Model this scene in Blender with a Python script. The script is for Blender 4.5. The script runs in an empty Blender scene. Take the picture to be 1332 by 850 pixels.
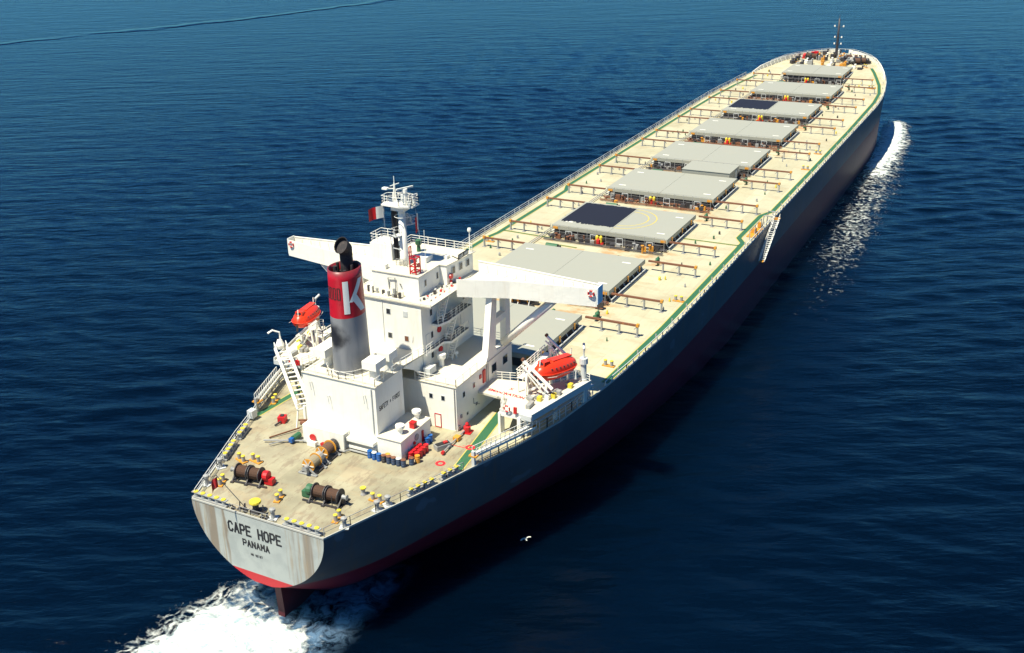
import bpy, math, random
import numpy as np
from mathutils import Vector, Matrix
R = math.radians
rnd = random.Random(7)
scene = bpy.context.scene
COL = scene.collection

# ------------------------------------------------------------------ camera
cam_d = bpy.data.cameras.new("camera"); cam = bpy.data.objects.new("camera", cam_d); COL.objects.link(cam)
scene.camera = cam
yaw, pit, roll = 0.5106, 0.3989, -0.0336
cy, sy, cp, sp_ = math.cos(yaw), math.sin(yaw), math.cos(pit), math.sin(pit)
fw = Vector((cy*cp, sy*cp, -sp_)); rt = Vector((sy, -cy, 0)); up = rt.cross(fw)
r2 = math.cos(roll)*rt + math.sin(roll)*up; u2 = -math.sin(roll)*rt + math.cos(roll)*up
M = Matrix((r2, u2, -fw)).transposed().to_4x4(); M.translation = Vector((-117.4928, -68.0807, 62.4108))
cam.matrix_world = M
cam_d.sensor_width = 36; cam_d.lens = 36*1416.22/1332
cam_d.shift_x = (666-622.23)/1332; cam_d.shift_y = -(425-415.99)/1332
cam_d.clip_start = 1; cam_d.clip_end = 20000

# ------------------------------------------------------------------ world, sun, exposure
SUN = Vector((0.43, -0.20, -1.0)).normalized()          # direction of travel of the light
world = bpy.data.worlds.new("World"); scene.world = world; world.use_nodes = True
wn = world.node_tree.nodes; wn.clear()
sky = wn.new('ShaderNodeTexSky'); sky.sky_type = 'NISHITA'; sky.sun_disc = False
sky.sun_elevation = math.asin(-SUN.z); sky.sun_rotation = math.atan2(-SUN.x, -SUN.y)
sky.air_density = 1.0; sky.dust_density = 0.0; sky.ozone_density = 6.0
bg = wn.new('ShaderNodeBackground'); bg.inputs[1].default_value = 0.05
wo = wn.new('ShaderNodeOutputWorld')
tint = wn.new('ShaderNodeMix'); tint.data_type = 'RGBA'; tint.blend_type = 'MULTIPLY'; tint.inputs[0].default_value = 1; tint.inputs[7].default_value = (.30, .84, 1.26, 1)
world.node_tree.links.new(sky.outputs[0], tint.inputs[6]); world.node_tree.links.new(tint.outputs[2], bg.inputs[0]); world.node_tree.links.new(bg.outputs[0], wo.inputs[0])
sd = bpy.data.lights.new("sun", 'SUN'); sd.energy = 5.0; sd.angle = R(0.5); sd.color = (1.0, 0.935, 0.77)
so = bpy.data.objects.new("sun", sd); COL.objects.link(so); so.location = (0, 0, 200)
so.rotation_euler = SUN.to_track_quat('-Z', 'Y').to_euler()
scene.view_settings.view_transform = 'Standard'; scene.view_settings.look = 'None'
scene.view_settings.exposure = 0.78; scene.view_settings.gamma = 1
scene.render.engine = 'CYCLES'
scene.cycles.max_bounces = 5

# ------------------------------------------------------------------ materials
def nmat(name):
    m = bpy.data.materials.new(name); m.use_nodes = True
    return m, m.node_tree.nodes, m.node_tree.links, m.node_tree.nodes['Principled BSDF']
def noise(n, l, scale, detail=4, rough=.55, vec=None, stretch=None):
    t = n.new('ShaderNodeTexNoise'); t.inputs['Scale'].default_value = scale
    t.inputs['Detail'].default_value = detail; t.inputs['Roughness'].default_value = rough
    if stretch:
        mp = n.new('ShaderNodeMapping'); mp.inputs['Scale'].default_value = stretch
        l.new(vec, mp.inputs['Vector']); vec = mp.outputs[0]
    if vec: l.new(vec, t.inputs['Vector'])
    return t.outputs['Fac']
def ramp(n, l, src, a, b):
    m = n.new('ShaderNodeMapRange'); m.interpolation_type = 'SMOOTHSTEP'
    m.inputs[1].default_value = a; m.inputs[2].default_value = b
    l.new(src, m.inputs[0]); return m.outputs[0]
def mix(n, l, fac, a, b):
    m = n.new('ShaderNodeMix'); m.data_type = 'RGBA'
    if isinstance(fac, (int, float)): m.inputs[0].default_value = fac
    else: l.new(fac, m.inputs[0])
    for i, c in ((6, a), (7, b)):
        if isinstance(c, tuple): m.inputs[i].default_value = c+(1,)
        else: l.new(c, m.inputs[i])
    return m.outputs[2]
def mth(n, l, op, a, b=0.0, clamp=False):
    m = n.new('ShaderNodeMath'); m.operation = op; m.use_clamp = clamp
    for i, v in ((0, a), (1, b)):
        if isinstance(v, (int, float)): m.inputs[i].default_value = v
        else: l.new(v, m.inputs[i])
    return m.outputs[0]
def paint(name, c, rough=.5, dirt=.12, dirtc=None, scale=.9, metal=0, streak=False, bump=0):
    """paint with uneven weathering in the object's own space"""
    m, n, l, b = nmat(name)
    tc = n.new('ShaderNodeNewGeometry').outputs['Position']
    d = dirtc or tuple(x*.55 for x in c)
    f = noise(n, l, scale, 5, .65, tc, (1, 1, .12) if streak else (1, 1, 1))
    f1 = ramp(n, l, f, .52, .75)
    col = mix(n, l, mth(n, l, 'MULTIPLY', f1, dirt*2.2), c, d)
    f2 = noise(n, l, scale*6, 3, .6, tc, (1, 1, .2) if streak else (1, 1, 1))
    col = mix(n, l, mth(n, l, 'MULTIPLY', ramp(n, l, f2, .5, .8), dirt), col, tuple(x*.7 for x in d))
    if bump:
        bp = n.new('ShaderNodeBump'); bp.inputs['Strength'].default_value = .5; bp.inputs['Distance'].default_value = bump
        l.new(noise(n, l, .9, 3, .5, tc), bp.inputs['Height']); l.new(bp.outputs[0], b.inputs['Normal'])
    l.new(col, b.inputs['Base Color']); b.inputs['Roughness'].default_value = rough; b.inputs['Metallic'].default_value = metal
    return m
MT = {}
WHITE = MT['white'] = paint('white_paint', (.86, .84, .74), .45, .13, (.62, .52, .36), .5, streak=True, bump=.09)
LIGHTGREY = paint('light_grey_paint', (.55, .57, .55), .5, .1)
MIDGREY = paint('mid_grey_paint', (.40, .40, .36), .5, .2)
STEEL = paint('grey_steel_paint', (.30, .31, .30), .5, .25, (.25, .15, .09))
DARK = paint('dark_machinery_paint', (.035, .035, .04), .5, .3, (.12, .07, .04), 3)
BLACK = paint('black_paint', (.012, .012, .015), .55, .1, (.05, .04, .04))
SOOT = paint('sooty_steel', (.018, .016, .018), .75, .4, (.10, .07, .06), 2)
RED = paint('red_paint', (.52, .012, .016), .4, .1, (.30, .02, .02))
ORANGE = paint('lifeboat_orange', (.80, .040, .008), .35, .08, (.5, .05, .02))
YELLOW = paint('yellow_paint', (.66, .52, .04), .45, .12, (.45, .30, .06), 3)
AMBER = paint('amber_paint', (.60, .27, .03), .45, .2, (.35, .16, .05), 3)
GREEN = paint('green_paint', (.03, .12, .055), .5, .2, (.10, .12, .06), 2)
BLUE = paint('blue_drum_paint', (.01, .10, .34), .4, .15, (.02, .05, .15), 3)
NAVY = paint('navy_drum_paint', (.03, .06, .12), .45, .3, (.10, .05, .03), 3)
ROPE = paint('rope', (.12, .065, .04), .9, .4, (.05, .03, .03), 6)
ROPE2 = paint('pale_rope', (.27, .23, .15), .9, .3, (.2, .15, .1), 6)
RUST = paint('rusty_steel', (.16, .065, .035), .8, .5, (.30, .12, .04), 2)
COVER = paint('hatch_cover_paint', (.315, .32, .265), .55, .10, (.40, .36, .26), .18)
TILE = paint('boat_deck_paint', (.60, .565, .45), .6, .12, (.6, .5, .35), .4)
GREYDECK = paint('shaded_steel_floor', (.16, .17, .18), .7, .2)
GLASS = paint('dark_window_glass', (.015, .02, .03), .1, .05)
RUDDERRED = paint('antifouling_red', (.07, .008, .012), .6, .3, (.08, .02, .03))
FLAGWHITE = paint('flag_white', (.75, .74, .66), .8, .05)

WALKYEL = paint('walkway_yellow', (.52, .42, .09), .6, .3, (.4, .33, .2), 1)
def deck_mat():
    m, n, l, b = nmat('deck_paint')
    g = n.new('ShaderNodeNewGeometry').outputs['Position']
    sx = n.new('ShaderNodeSeparateXYZ'); l.new(g, sx.inputs[0])
    c = mix(n, l, ramp(n, l, noise(n, l, .09, 5, .6, g), .35, .7), (.51, .475, .325), (.455, .425, .285))
    # the mooring deck aft is older, greyer paint
    aft = ramp(n, l, mth(n, l, 'ADD', sx.outputs[0], mth(n, l, 'MULTIPLY', noise(n, l, .15, 3, .5, g), 9)), -12, -17)
    c = mix(n, l, aft, c, mix(n, l, ramp(n, l, noise(n, l, .22, 5, .6, g), .38, .62), (.36, .335, .225), (.275, .25, .17)))
    # worn trails and stains
    f = noise(n, l, .35, 6, .7, g, (1, .35, 1))
    c = mix(n, l, mth(n, l, 'MULTIPLY', ramp(n, l, f, .50, .62), .30), c, (.36, .26, .14))
    f = noise(n, l, .9, 8, .75, g, (.35, 1, 1))
    k = mth(n, l, 'MULTIPLY', ramp(n, l, f, .51, .58), mth(n, l, 'ADD', mth(n, l, 'MULTIPLY', aft, .45), .09))
    c = mix(n, l, k, c, (.20, .15, .10))
    # rust orange bleeding on the cross decks between the hatches
    per = mth(n, l, 'ABSOLUTE', mth(n, l, 'SUBTRACT', mth(n, l, 'MODULO', mth(n, l, 'ADD', sx.outputs[0], 25.7*2), 25.67), 21.5))
    gap = ramp(n, l, per, 5.0, 2.5)
    mid = ramp(n, l, mth(n, l, 'ABSOLUTE', sx.outputs[1]), 15, 10.5)
    fwdm = ramp(n, l, sx.outputs[0], 12, 20)
    f = noise(n, l, .45, 6, .7, g, (1, .5, 1))
    k = mth(n, l, 'MULTIPLY', mth(n, l, 'MULTIPLY', mth(n, l, 'MULTIPLY', gap, mid), fwdm), ramp(n, l, f, .47, .62))
    c = mix(n, l, mth(n, l, 'MULTIPLY', k, .75), c, (.45, .22, .07))
    k = mth(n, l, 'MULTIPLY', ramp(n, l, noise(n, l, .16, 5, .7, g), .60, .72), .35)
    c = mix(n, l, k, c, (.48, .32, .15))
    # plate seams
    br = n.new('ShaderNodeTexBrick'); br.inputs['Scale'].default_value = 1
    br.inputs['Mortar Size'].default_value = .03; br.inputs['Brick Width'].default_value = 9; br.inputs['Row Height'].default_value = 2.9
    l.new(g, br.inputs['Vector']); 
    br.inputs['Color1'].default_value = (1, 1, 1, 1); br.inputs['Color2'].default_value = (.84, .85, .83, 1); br.inputs['Mortar'].default_value = (1, 1, 1, 1)
    pm = n.new('ShaderNodeMix'); pm.data_type = 'RGBA'; pm.blend_type = 'MULTIPLY'; pm.inputs[0].default_value = 1; l.new(c, pm.inputs[6]); l.new(br.outputs['Color'], pm.inputs[7]); c = pm.outputs[2]
    k = mth(n, l, 'MULTIPLY', br.outputs['Fac'], .45)
    c = mix(n, l, k, c, (.28, .23, .15))
    l.new(c, b.inputs['Base Color']); b.inputs['Roughness'].default_value = .65
    bp = n.new('ShaderNodeBump'); bp.inputs['Strength'].default_value = .3; bp.inputs['Distance'].default_value = .06
    l.new(noise(n, l, .5, 5, .6, g), bp.inputs['Height']); l.new(bp.outputs[0], b.inputs['Normal'])
    return m
DECK = deck_mat()

def hull_mat(transom):
    m, n, l, b = nmat('transom_paint' if transom else 'hull_side_shaded')
    g = n.new('ShaderNodeNewGeometry').outputs['Position']
    sx = n.new('ShaderNodeSeparateXYZ'); l.new(g, sx.inputs[0])
    wob = noise(n, l, .3, 3, .6, g)
    if transom:
        c = mix(n, l, ramp(n, l, noise(n, l, .5, 4, .6, g), .4, .65), (.42, .445, .41), (.36, .385, .36))
        ay = mth(n, l, 'ABSOLUTE', mth(n, l, 'ADD', sx.outputs[1], -.2))
        side = ramp(n, l, mth(n, l, 'ADD', ay, mth(n, l, 'MULTIPLY', noise(n, l, 1.1, 3, .6, g, (1, 1, .3)), 1.0)), 4.3, 4.6)
        st = noise(n, l, 1.3, 3, .5, g, (1, 1, .045))
        c = mix(n, l, mth(n, l, 'MULTIPLY', side, ramp(n, l, st, .40, .60)), c, (.255, .215, .165))
        st = noise(n, l, 3.2, 3, .6, g, (1, 1, .06))
        c = mix(n, l, mth(n, l, 'MULTIPLY', mth(n, l, 'MULTIPLY', side, ramp(n, l, st, .52, .68)), .6), c, (.33, .25, .15))
        lev = mth(n, l, 'ADD', sx.outputs[2], 7.05)
    else:
        c = mix(n, l, ramp(n, l, noise(n, l, .12, 5, .6, g), .4, .65), (.088, .100, .112), (.070, .083, .096))  # hull grey with shade put into the colour: darker and bluer than the transom
        st = noise(n, l, .9, 4, .6, g, (1, 1, .05))
        c = mix(n, l, mth(n, l, 'MULTIPLY', ramp(n, l, st, .52, .68), .55), c, (.14, .10, .075))
        pt = noise(n, l, .22, 2, .4, g, (1, 1, 1.3))
        c = mix(n, l, mth(n, l, 'MULTIPLY', ramp(n, l, pt, .66, .68), .5), c, (.14, .18, .22))
        lev = mth(n, l, 'ADD', sx.outputs[2], mth(n, l, 'ADD', 5.9, mth(n, l, 'MULTIPLY', sx.outputs[0], -.0035)))
        lev = mth(n, l, 'ADD', lev, mth(n, l, 'MULTIPLY', ramp(n, l, sx.outputs[0], 0, -44), 1.1))
    br = n.new('ShaderNodeTexBrick'); br.inputs['Scale'].default_value = 1; br.inputs['Mortar Size'].default_value = .02; br.inputs['Brick Width'].default_value = 11; br.inputs['Row Height'].default_value = 2.4
    cb = n.new('ShaderNodeCombineXYZ'); l.new(sx.outputs[1] if transom else sx.outputs[0], cb.inputs[0]); l.new(sx.outputs[2], cb.inputs[1]); l.new(cb.outputs[0], br.inputs['Vector'])
    br.inputs['Color1'].default_value = (1, 1, 1, 1); br.inputs['Color2'].default_value = (.86, .88, .88, 1); br.inputs['Mortar'].default_value = (.75, .75, .75, 1)
    pm = n.new('ShaderNodeMix'); pm.data_type = 'RGBA'; pm.blend_type = 'MULTIPLY'; pm.inputs[0].default_value = .4 if transom else 1; l.new(c, pm.inputs[6]); l.new(br.outputs['Color'], pm.inputs[7]); c = pm.outputs[2]
    low = ramp(n, l, lev, .03, -.03)
    rc = mix(n, l, ramp(n, l, noise(n, l, .5, 5, .65, g, (1, 1, .25)), .45, .7), (.50, .012, .02) if transom else (.125, .009, .024), (.42, .012, .02) if transom else (.115, .010, .026))  # side reds darkened for shade, transom reds kept as lit
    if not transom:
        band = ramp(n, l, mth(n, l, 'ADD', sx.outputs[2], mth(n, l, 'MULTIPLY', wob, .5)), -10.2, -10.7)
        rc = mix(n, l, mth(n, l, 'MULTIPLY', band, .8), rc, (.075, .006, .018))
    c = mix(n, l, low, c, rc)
    l.new(c, b.inputs['Base Color']); b.inputs['Roughness'].default_value = .45
    bp = n.new('ShaderNodeBump'); bp.inputs['Strength'].default_value = .35; bp.inputs['Distance'].default_value = .12
    l.new(noise(n, l, .35, 3, .5, g), bp.inputs['Height']); l.new(bp.outputs[0], b.inputs['Normal'])
    return m
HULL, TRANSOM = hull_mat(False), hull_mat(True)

def funnel_mat():
    m, n, l, b = nmat('funnel_paint')
    g = n.new('ShaderNodeNewGeometry').outputs['Position']
    sx = n.new('ShaderNodeSeparateXYZ'); l.new(g, sx.inputs[0])
    red = ramp(n, l, sx.outputs[2], 15.57, 15.63)
    gr = mix(n, l, ramp(n, l, noise(n, l, .8, 4, .6, g, (1, 1, .15)), .4, .65), (.235, .24, .25), (.17, .18, .195))
    rd = mix(n, l, ramp(n, l, noise(n, l, .6, 4, .6, g), .4, .7), (.50, .007, .022), (.40, .007, .02))
    dist = n.new('ShaderNodeVectorMath'); dist.operation = 'DISTANCE'; l.new(g, dist.inputs[0]); dist.inputs[1].default_value = (-26.2, 1.5, 13.2)
    dd = mth(n, l, 'ADD', dist.outputs['Value'], mth(n, l, 'MULTIPLY', noise(n, l, 1.2, 5, .6, g), 1.2))
    c = mix(n, l, red, gr, rd)
    c = mix(n, l, ramp(n, l, dd, 2.8, 1.7), c, (.02, .02, .025))
    c = mix(n, l, mth(n, l, 'MULTIPLY', ramp(n, l, mth(n, l, 'ADD', sx.outputs[2], mth(n, l, 'MULTIPLY', noise(n, l, 1, 4, .6, g), 1.0)), 20.7, 21.6), .75), c, (.10, .03, .03))
    l.new(c, b.inputs['Base Color']); b.inputs['Roughness'].default_value = .4
    return m
FUNNEL = funnel_mat()

def cover_black_mat():
    m, n, l, b = nmat('black_coating')
    g = n.new('ShaderNodeNewGeometry').outputs['Position']
    c = mix(n, l, ramp(n, l, noise(n, l, 2.5, 5, .7, g, (.3, 1, 1)), .6, .75), (.008, .008, .014), (.03, .03, .04))
    l.new(c, b.inputs['Base Color']); b.inputs['Roughness'].default_value = .6
    return m
COATING = cover_black_mat()

# ------------------------------------------------------------------ mesh helpers
class MB:
    def __init__(s): s.v, s.f, s.mi, s.m, s.c = [], [], [], 0, []
    def quadmesh(s, vs, fs):
        o = len(s.v); s.c.append((o, len(s.f))); s.v += [tuple(p) for p in vs]; s.f += [tuple(i+o for i in f) for f in fs]; s.mi += [s.m]*len(fs); return s
    def box(s, a, b, rz=0, piv=None):
        x0, x1 = sorted((a[0], b[0])); y0, y1 = sorted((a[1], b[1])); z0, z1 = sorted((a[2], b[2]))
        vs = [(x, y, z) for z in (z0, z1) for y in (y0, y1) for x in (x0, x1)]
        if rz:
            c = piv or ((x0+x1)/2, (y0+y1)/2); k, q = math.cos(rz), math.sin(rz)
            vs = [(c[0]+(x-c[0])*k-(y-c[1])*q, c[1]+(x-c[0])*q+(y-c[1])*k, z) for x, y, z in vs]
        return s.quadmesh(vs, [(0, 2, 3, 1), (4, 5, 7, 6), (0, 1, 5, 4), (2, 6, 7, 3), (0, 4, 6, 2), (1, 3, 7, 5)])
    def bar(s, a, b, w, h=None):
        """rectangular beam from a to b"""
        h = h or w; a, b = Vector(a), Vector(b); d = (b-a).normalized()
        u = Vector((0, 0, 1)) if abs(d.z) < .95 else Vector((1, 0, 0))
        r = d.cross(u).normalized(); u = r.cross(d).normalized()
        vs = [p+r*(i*w/2)+u*(j*h/2) for p in (a, b) for i, j in ((-1, -1), (1, -1), (1, 1), (-1, 1))]
        return s.quadmesh(vs, [(0, 1, 2, 3), (7, 6, 5, 4), (0, 4, 5, 1), (1, 5, 6, 2), (2, 6, 7, 3), (3, 7, 4, 0)])
    def tube(s, pts, r, n=6, r1=None, cap=True):
        pts = [Vector(p) for p in pts]; r1 = r if r1 is None else r1; vs, fs = [], []
        N = len(pts)
        for i, p in enumerate(pts):
            d = (pts[min(i+1, N-1)]-pts[max(i-1, 0)]).normalized()
            u = Vector((0, 0, 1)) if abs(d.z) < .95 else Vector((1, 0, 0))
            a = d.cross(u).normalized(); b = a.cross(d).normalized(); rr = r+(r1-r)*i/max(1, N-1)
            for k in range(n):
                t = 2*math.pi*k/n; vs.append(p+a*rr*math.cos(t)+b*rr*math.sin(t))
        for i in range(N-1):
            for k in range(n):
                k2 = (k+1) % n; fs.append((i*n+k, i*n+k2, (i+1)*n+k2, (i+1)*n+k))
        if cap: fs.append(tuple(range(n-1, -1, -1))); fs.append(tuple((N-1)*n+k for k in range(n)))
        return s.quadmesh(vs, fs)
    def lathe(s, c, prof, n=14, axis='z'):
        """prof: (radius, height) pairs from bottom to top around the axis through c"""
        vs, fs = [], []
        for r, h in prof:
            for k in range(n):
                t = 2*math.pi*k/n; a, b = r*math.cos(t), r*math.sin(t)
                p = {'z': (a, b, h), 'x': (h, a, b), 'y': (b, h, a)}[axis]
                vs.append((c[0]+p[0], c[1]+p[1], c[2]+p[2]))
        for i in range(len(prof)-1):
            for k in range(n):
                k2 = (k+1) % n; fs.append((i*n+k, i*n+k2, (i+1)*n+k2, (i+1)*n+k))
        if prof[0][0] > .001: fs.append(tuple(range(n-1, -1, -1)))
        if prof[-1][0] > .001: fs.append(tuple((len(prof)-1)*n+k for k in range(n)))
        return s.quadmesh(vs, fs)
    def prism(s, poly, z0, z1):
        n = len(poly); vs = [(x, y, z0) for x, y in poly]+[(x, y, z1) for x, y in poly]
        fs = [tuple(range(n-1, -1, -1)), tuple(range(n, 2*n))]+[(i, (i+1) % n, n+(i+1) % n, n+i) for i in range(n)]
        return s.quadmesh(vs, fs)
    def yprism(s, poly, y0, y1):
        """poly in x,z extruded along y"""
        n = len(poly); vs = [(x, y0, z) for x, z in poly]+[(x, y1, z) for x, z in poly]
        fs = [tuple(range(n)), tuple(range(2*n-1, n-1, -1))]+[(i, n+i, n+(i+1) % n, (i+1) % n) for i in range(n)]
        return s.quadmesh(vs, fs)
    def torus(s, c, R_, r, ax='z', n=16, k=6):
        vs, fs = [], []
        for i in range(n):
            t = 2*math.pi*i/n
            for j in range(k):
                q = 2*math.pi*j/k; a = (R_+r*math.cos(q))*math.cos(t); b = (R_+r*math.cos(q))*math.sin(t); h = r*math.sin(q)
                p = {'z': (a, b, h), 'x': (h, a, b), 'y': (b, h, a)}[ax]; vs.append((c[0]+p[0], c[1]+p[1], c[2]+p[2]))
        for i in range(n):
            for j in range(k):
                fs.append((i*k+j, ((i+1) % n)*k+j, ((i+1) % n)*k+(j+1) % k, i*k+(j+1) % k))
        return s.quadmesh(vs, fs)
    def rail(s, pts, h=1.1, n=3, gap=1.6, r=.045, closed=False):
        pts = [Vector(p) for p in pts]+([Vector(pts[0])] if closed else [])
        for a, b in zip(pts, pts[1:]):
            for k in range(n):
                z = Vector((0, 0, h*(k+1)/n)); s.bar(a+z, b+z, r*(1.25 if k == n-1 else .8))
            L = (b-a).length; m = max(1, round(L/gap))
            for i in range(m+1):
                p = a.lerp(b, i/m); s.bar(p, p+Vector((0, 0, h-.01)), r*1.5)
        return s

def build(name, mb, mats, parent=None, origin=(0, 0, 0), loc=None, rz=0, smooth=False):
    me = bpy.data.meshes.new(name); o = Vector(origin)
    me.from_pydata([tuple(Vector(v)-o) for v in mb.v], [], mb.f)
    for m in (mats if isinstance(mats, (list, tuple)) else [mats]): me.materials.append(m)
    me.polygons.foreach_set('material_index', mb.mi)
    if smooth: me.polygons.foreach_set('use_smooth', [True]*len(me.polygons))
    me.update()
    ob = bpy.data.objects.new(name, me); COL.objects.link(ob)
    if parent: ob.parent = parent
    if loc is not None: ob.location = loc
    ob.rotation_euler[2] = rz
    return ob
def thing(name, label, cat, loc=(0, 0, 0), rz=0, group=None):
    o = bpy.data.objects.new(name, None); COL.objects.link(o); o.location = loc; o.rotation_euler[2] = rz
    return tag(o, label, cat, group)
def tag(o, label, cat, group=None, kind=None):
    o['label'] = label; o['category'] = cat
    if group: o['group'] = group
    if kind: o['kind'] = kind
    return o
def dup(o, parent=None, loc=None, rz=None, label=None, scale=None):
    c = o.copy(); COL.objects.link(c)
    if parent is not None: c.parent = parent
    if loc is not None: c.location = loc
    if rz is not None: c.rotation_euler[2] = rz
    if scale is not None: c.scale = scale
    if label: c['label'] = label
    for ch in [x for x in o.children]: dup(ch, c)
    return c
SHIP = Vector((100, 0, -14))
ship = thing('cargo_ship', 'long grey and red bulk carrier under way with white bridge and grey hatches', 'ship', SHIP)
def pieces(mb):
    """the far-apart pieces of a builder, each a builder of its own"""
    k = len(mb.c)
    if k < 2 or k > 900: return [mb]
    ends = mb.c[1:]+[(len(mb.v), len(mb.f))]; V = np.array([tuple(v) for v in mb.v])
    lo = np.array([V[a[0]:b[0]].min(0) for a, b in zip(mb.c, ends)]); hi = np.array([V[a[0]:b[0]].max(0) for a, b in zip(mb.c, ends)])
    size = (hi-lo).max(1); gap = np.maximum(0, np.maximum(lo[:, None]-hi[None], lo[None]-hi[:, None]))
    near = np.sqrt((gap**2).sum(2)) <= np.maximum(.02, .48*np.maximum(size[:, None], size[None]))
    lab = -np.ones(k, int); n = 0
    for i in range(k):
        if lab[i] >= 0: continue
        st = [i]; lab[i] = n
        while st:
            for q in np.nonzero(near[st.pop()] & (lab < 0))[0]: lab[q] = n; st.append(q)
        n += 1
    if n == 1: return [mb]
    out = []
    for p in range(n):
        m = MB()
        for i in np.nonzero(lab == p)[0]:
            (v0, f0), (v1, f1) = mb.c[i], ends[i]; o = len(m.v); m.c.append((o, len(m.f)))
            m.v += mb.v[v0:v1]; m.f += [tuple(j-v0+o for j in f) for f in mb.f[f0:f1]]; m.mi += mb.mi[f0:f1]
        out.append(m)
    return out
def sp(name, mb, mats, parent=None, smooth=False):
    """a fixed piece of the ship modelled in world coordinates; what stands apart becomes a part of its own"""
    ms = pieces(mb)
    if len(ms) > 1: return [build(name, m, mats, parent or ship, origin=SHIP, smooth=smooth) for m in ms][0]
    return build(name, mb, mats, parent or ship, origin=SHIP, smooth=smooth)
def spl(name, mb, mats, at, rz=0, parent=None, smooth=False):
    """a fixed piece of the ship modelled around its own base"""
    return build(name, mb, mats, parent or ship, loc=Vector(at)-SHIP, rz=rz, smooth=smooth)
def spdup(o, at, rz=0, scale=None): return dup(o, None, Vector(at)-SHIP, rz, scale=scale)

# ------------------------------------------------------------------ hull form
def itp(x, xs, ys): return float(np.interp(x, xs, ys))
HX = [-44.8, -39.2, -32.7, -26.7, -20.8, -15.9, -11.7, -4, 2.3, 13.5, 20, 30, 180, 190, 200, 210, 217, 225, 231, 236, 241, 245, 247, 248]
HY = [8.7, 10.8, 13.3, 15.3, 17.4, 18.8, 19.9, 20.9, 21.6, 22.3, 22.6, 22.75, 22.75, 22.3, 21.4, 19.9, 18.4, 16.0, 13.8, 11.5, 8.2, 4.6, 2.2, .05]
WX = [-60, 160, 180, 192, 204, 214, 222, 229, 235, 240, 244, 246, 248]
WY = [22.75, 22.75, 22.5, 21.6, 19.4, 16.2, 12.9, 9.4, 6.2, 3.6, 1.6, .8, .05]
def hbd(x): return itp(x, HX, HY)
def sheer(x): return 2.2*max(0, min(1, (x-195)/35.0))**1.2
def hb(x, z):
    d = hbd(x)
    if x > 100:
        w = itp(x, WX, WY); w = min(w, d); t = max(0, min(1, (z+14)/14)); return w+(d-w)*t**1.15
    zb = itp(x, [-45, -37, 0, 50], [-8.2, -14, -22, -22]); e = itp(x, [-45, -10, 10, 35, 50], [.6, .6, .3, .08, .001])
    t = (z-zb)/(-zb)
    return d*(max(0, 1-(1-min(t, 1))**2))**e if t > 0 else 0.0
xs = [-44.8, -43.5, -42, -40, -38, -36, -33, -30, -27, -24, -21, -18, -15, -12, -8, -4, 0, 5, 10, 15, 20, 27, 35, 50, 75, 100, 130, 160, 175, 185, 192, 198, 204, 209, 213, 217, 221, 225, 228, 231, 234, 237, 239.5, 241.5, 243.5, 245, 246.3, 247.3, 248]
NZ = 26
mb = MB(); vs, fs = [], []
for x in xs:
    zt = sheer(x); 
    zb = max(-15.2, itp(x, [-45, -37, 0, 50], [-8.2, -14, -22, -22]))
    for j in range(NZ+1):
        z = zt+(zb-zt)*(j/NZ)
        xx = x-(max(0, (x-215)/33)*3.2*max(0, min(1, (-z)/14)))       # raked stem
        y = hb(x, z)
        vs += [(xx, y, z), (xx, -y, z)]
K = 2*(NZ+1)
for i in range(len(xs)-1):
    for j in range(NZ):
        a = i*K+2*j
        fs.append((a, a+2, a+K+2, a+K)); fs.append((a+1, a+K+1, a+K+3, a+3))
mb.quadmesh(vs, fs)
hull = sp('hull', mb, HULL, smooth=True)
mb = MB(); vs, fs = [], []
for j in range(NZ+1):
    z = -8.2*(j/NZ); y = hb(-44.8, z); vs += [(-44.85, y, z), (-44.85, -y, z)]
for j in range(NZ): fs.append((2*j, 2*j+1, 2*j+3, 2*j+2))
mb.quadmesh(vs, fs); sp('transom', mb, TRANSOM)

# main deck, slightly cambered upward towards the bow
mb = MB(); vs, fs = [], []
for x in xs:
    y = max(.02, hbd(x)-.02); vs += [(x, y, sheer(x)-.02), (x, 0, sheer(x)-.02), (x, -y, sheer(x)-.02)]
for i in range(len(xs)-1): fs += [(3*i, 3*i+1, 3*i+4, 3*i+3), (3*i+1, 3*i+2, 3*i+5, 3*i+4)]
mb.quadmesh(vs, fs); deck = sp('main_deck', mb, DECK)
# raised edge (gunwale bar) all round
mb = MB()
fine = sorted(set([x for x in xs if x < 246]+list(np.arange(-44, 246, 6.0))))
for s in (1, -1):
    for a, b in zip(fine, fine[1:]):
        mb.bar((a, s*(hbd(a)-.06), sheer(a)+.06), (b, s*(hbd(b)-.06), sheer(b)+.06), .14, .22)
mb.bar((-44.78, 8.7, .06), (-44.78, -8.7, .06), .14, .24)
sp('gunwale', mb, MIDGREY)
# rudder
mb = MB(); mb.yprism([(-42.8, -9.4), (-42.6, -13.2), (-43.0, -16), (-36.5, -16), (-36.2, -9.0), (-39, -8.2)], -.45, .45)
sp('rudder', mb, RUDDERRED)

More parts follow.
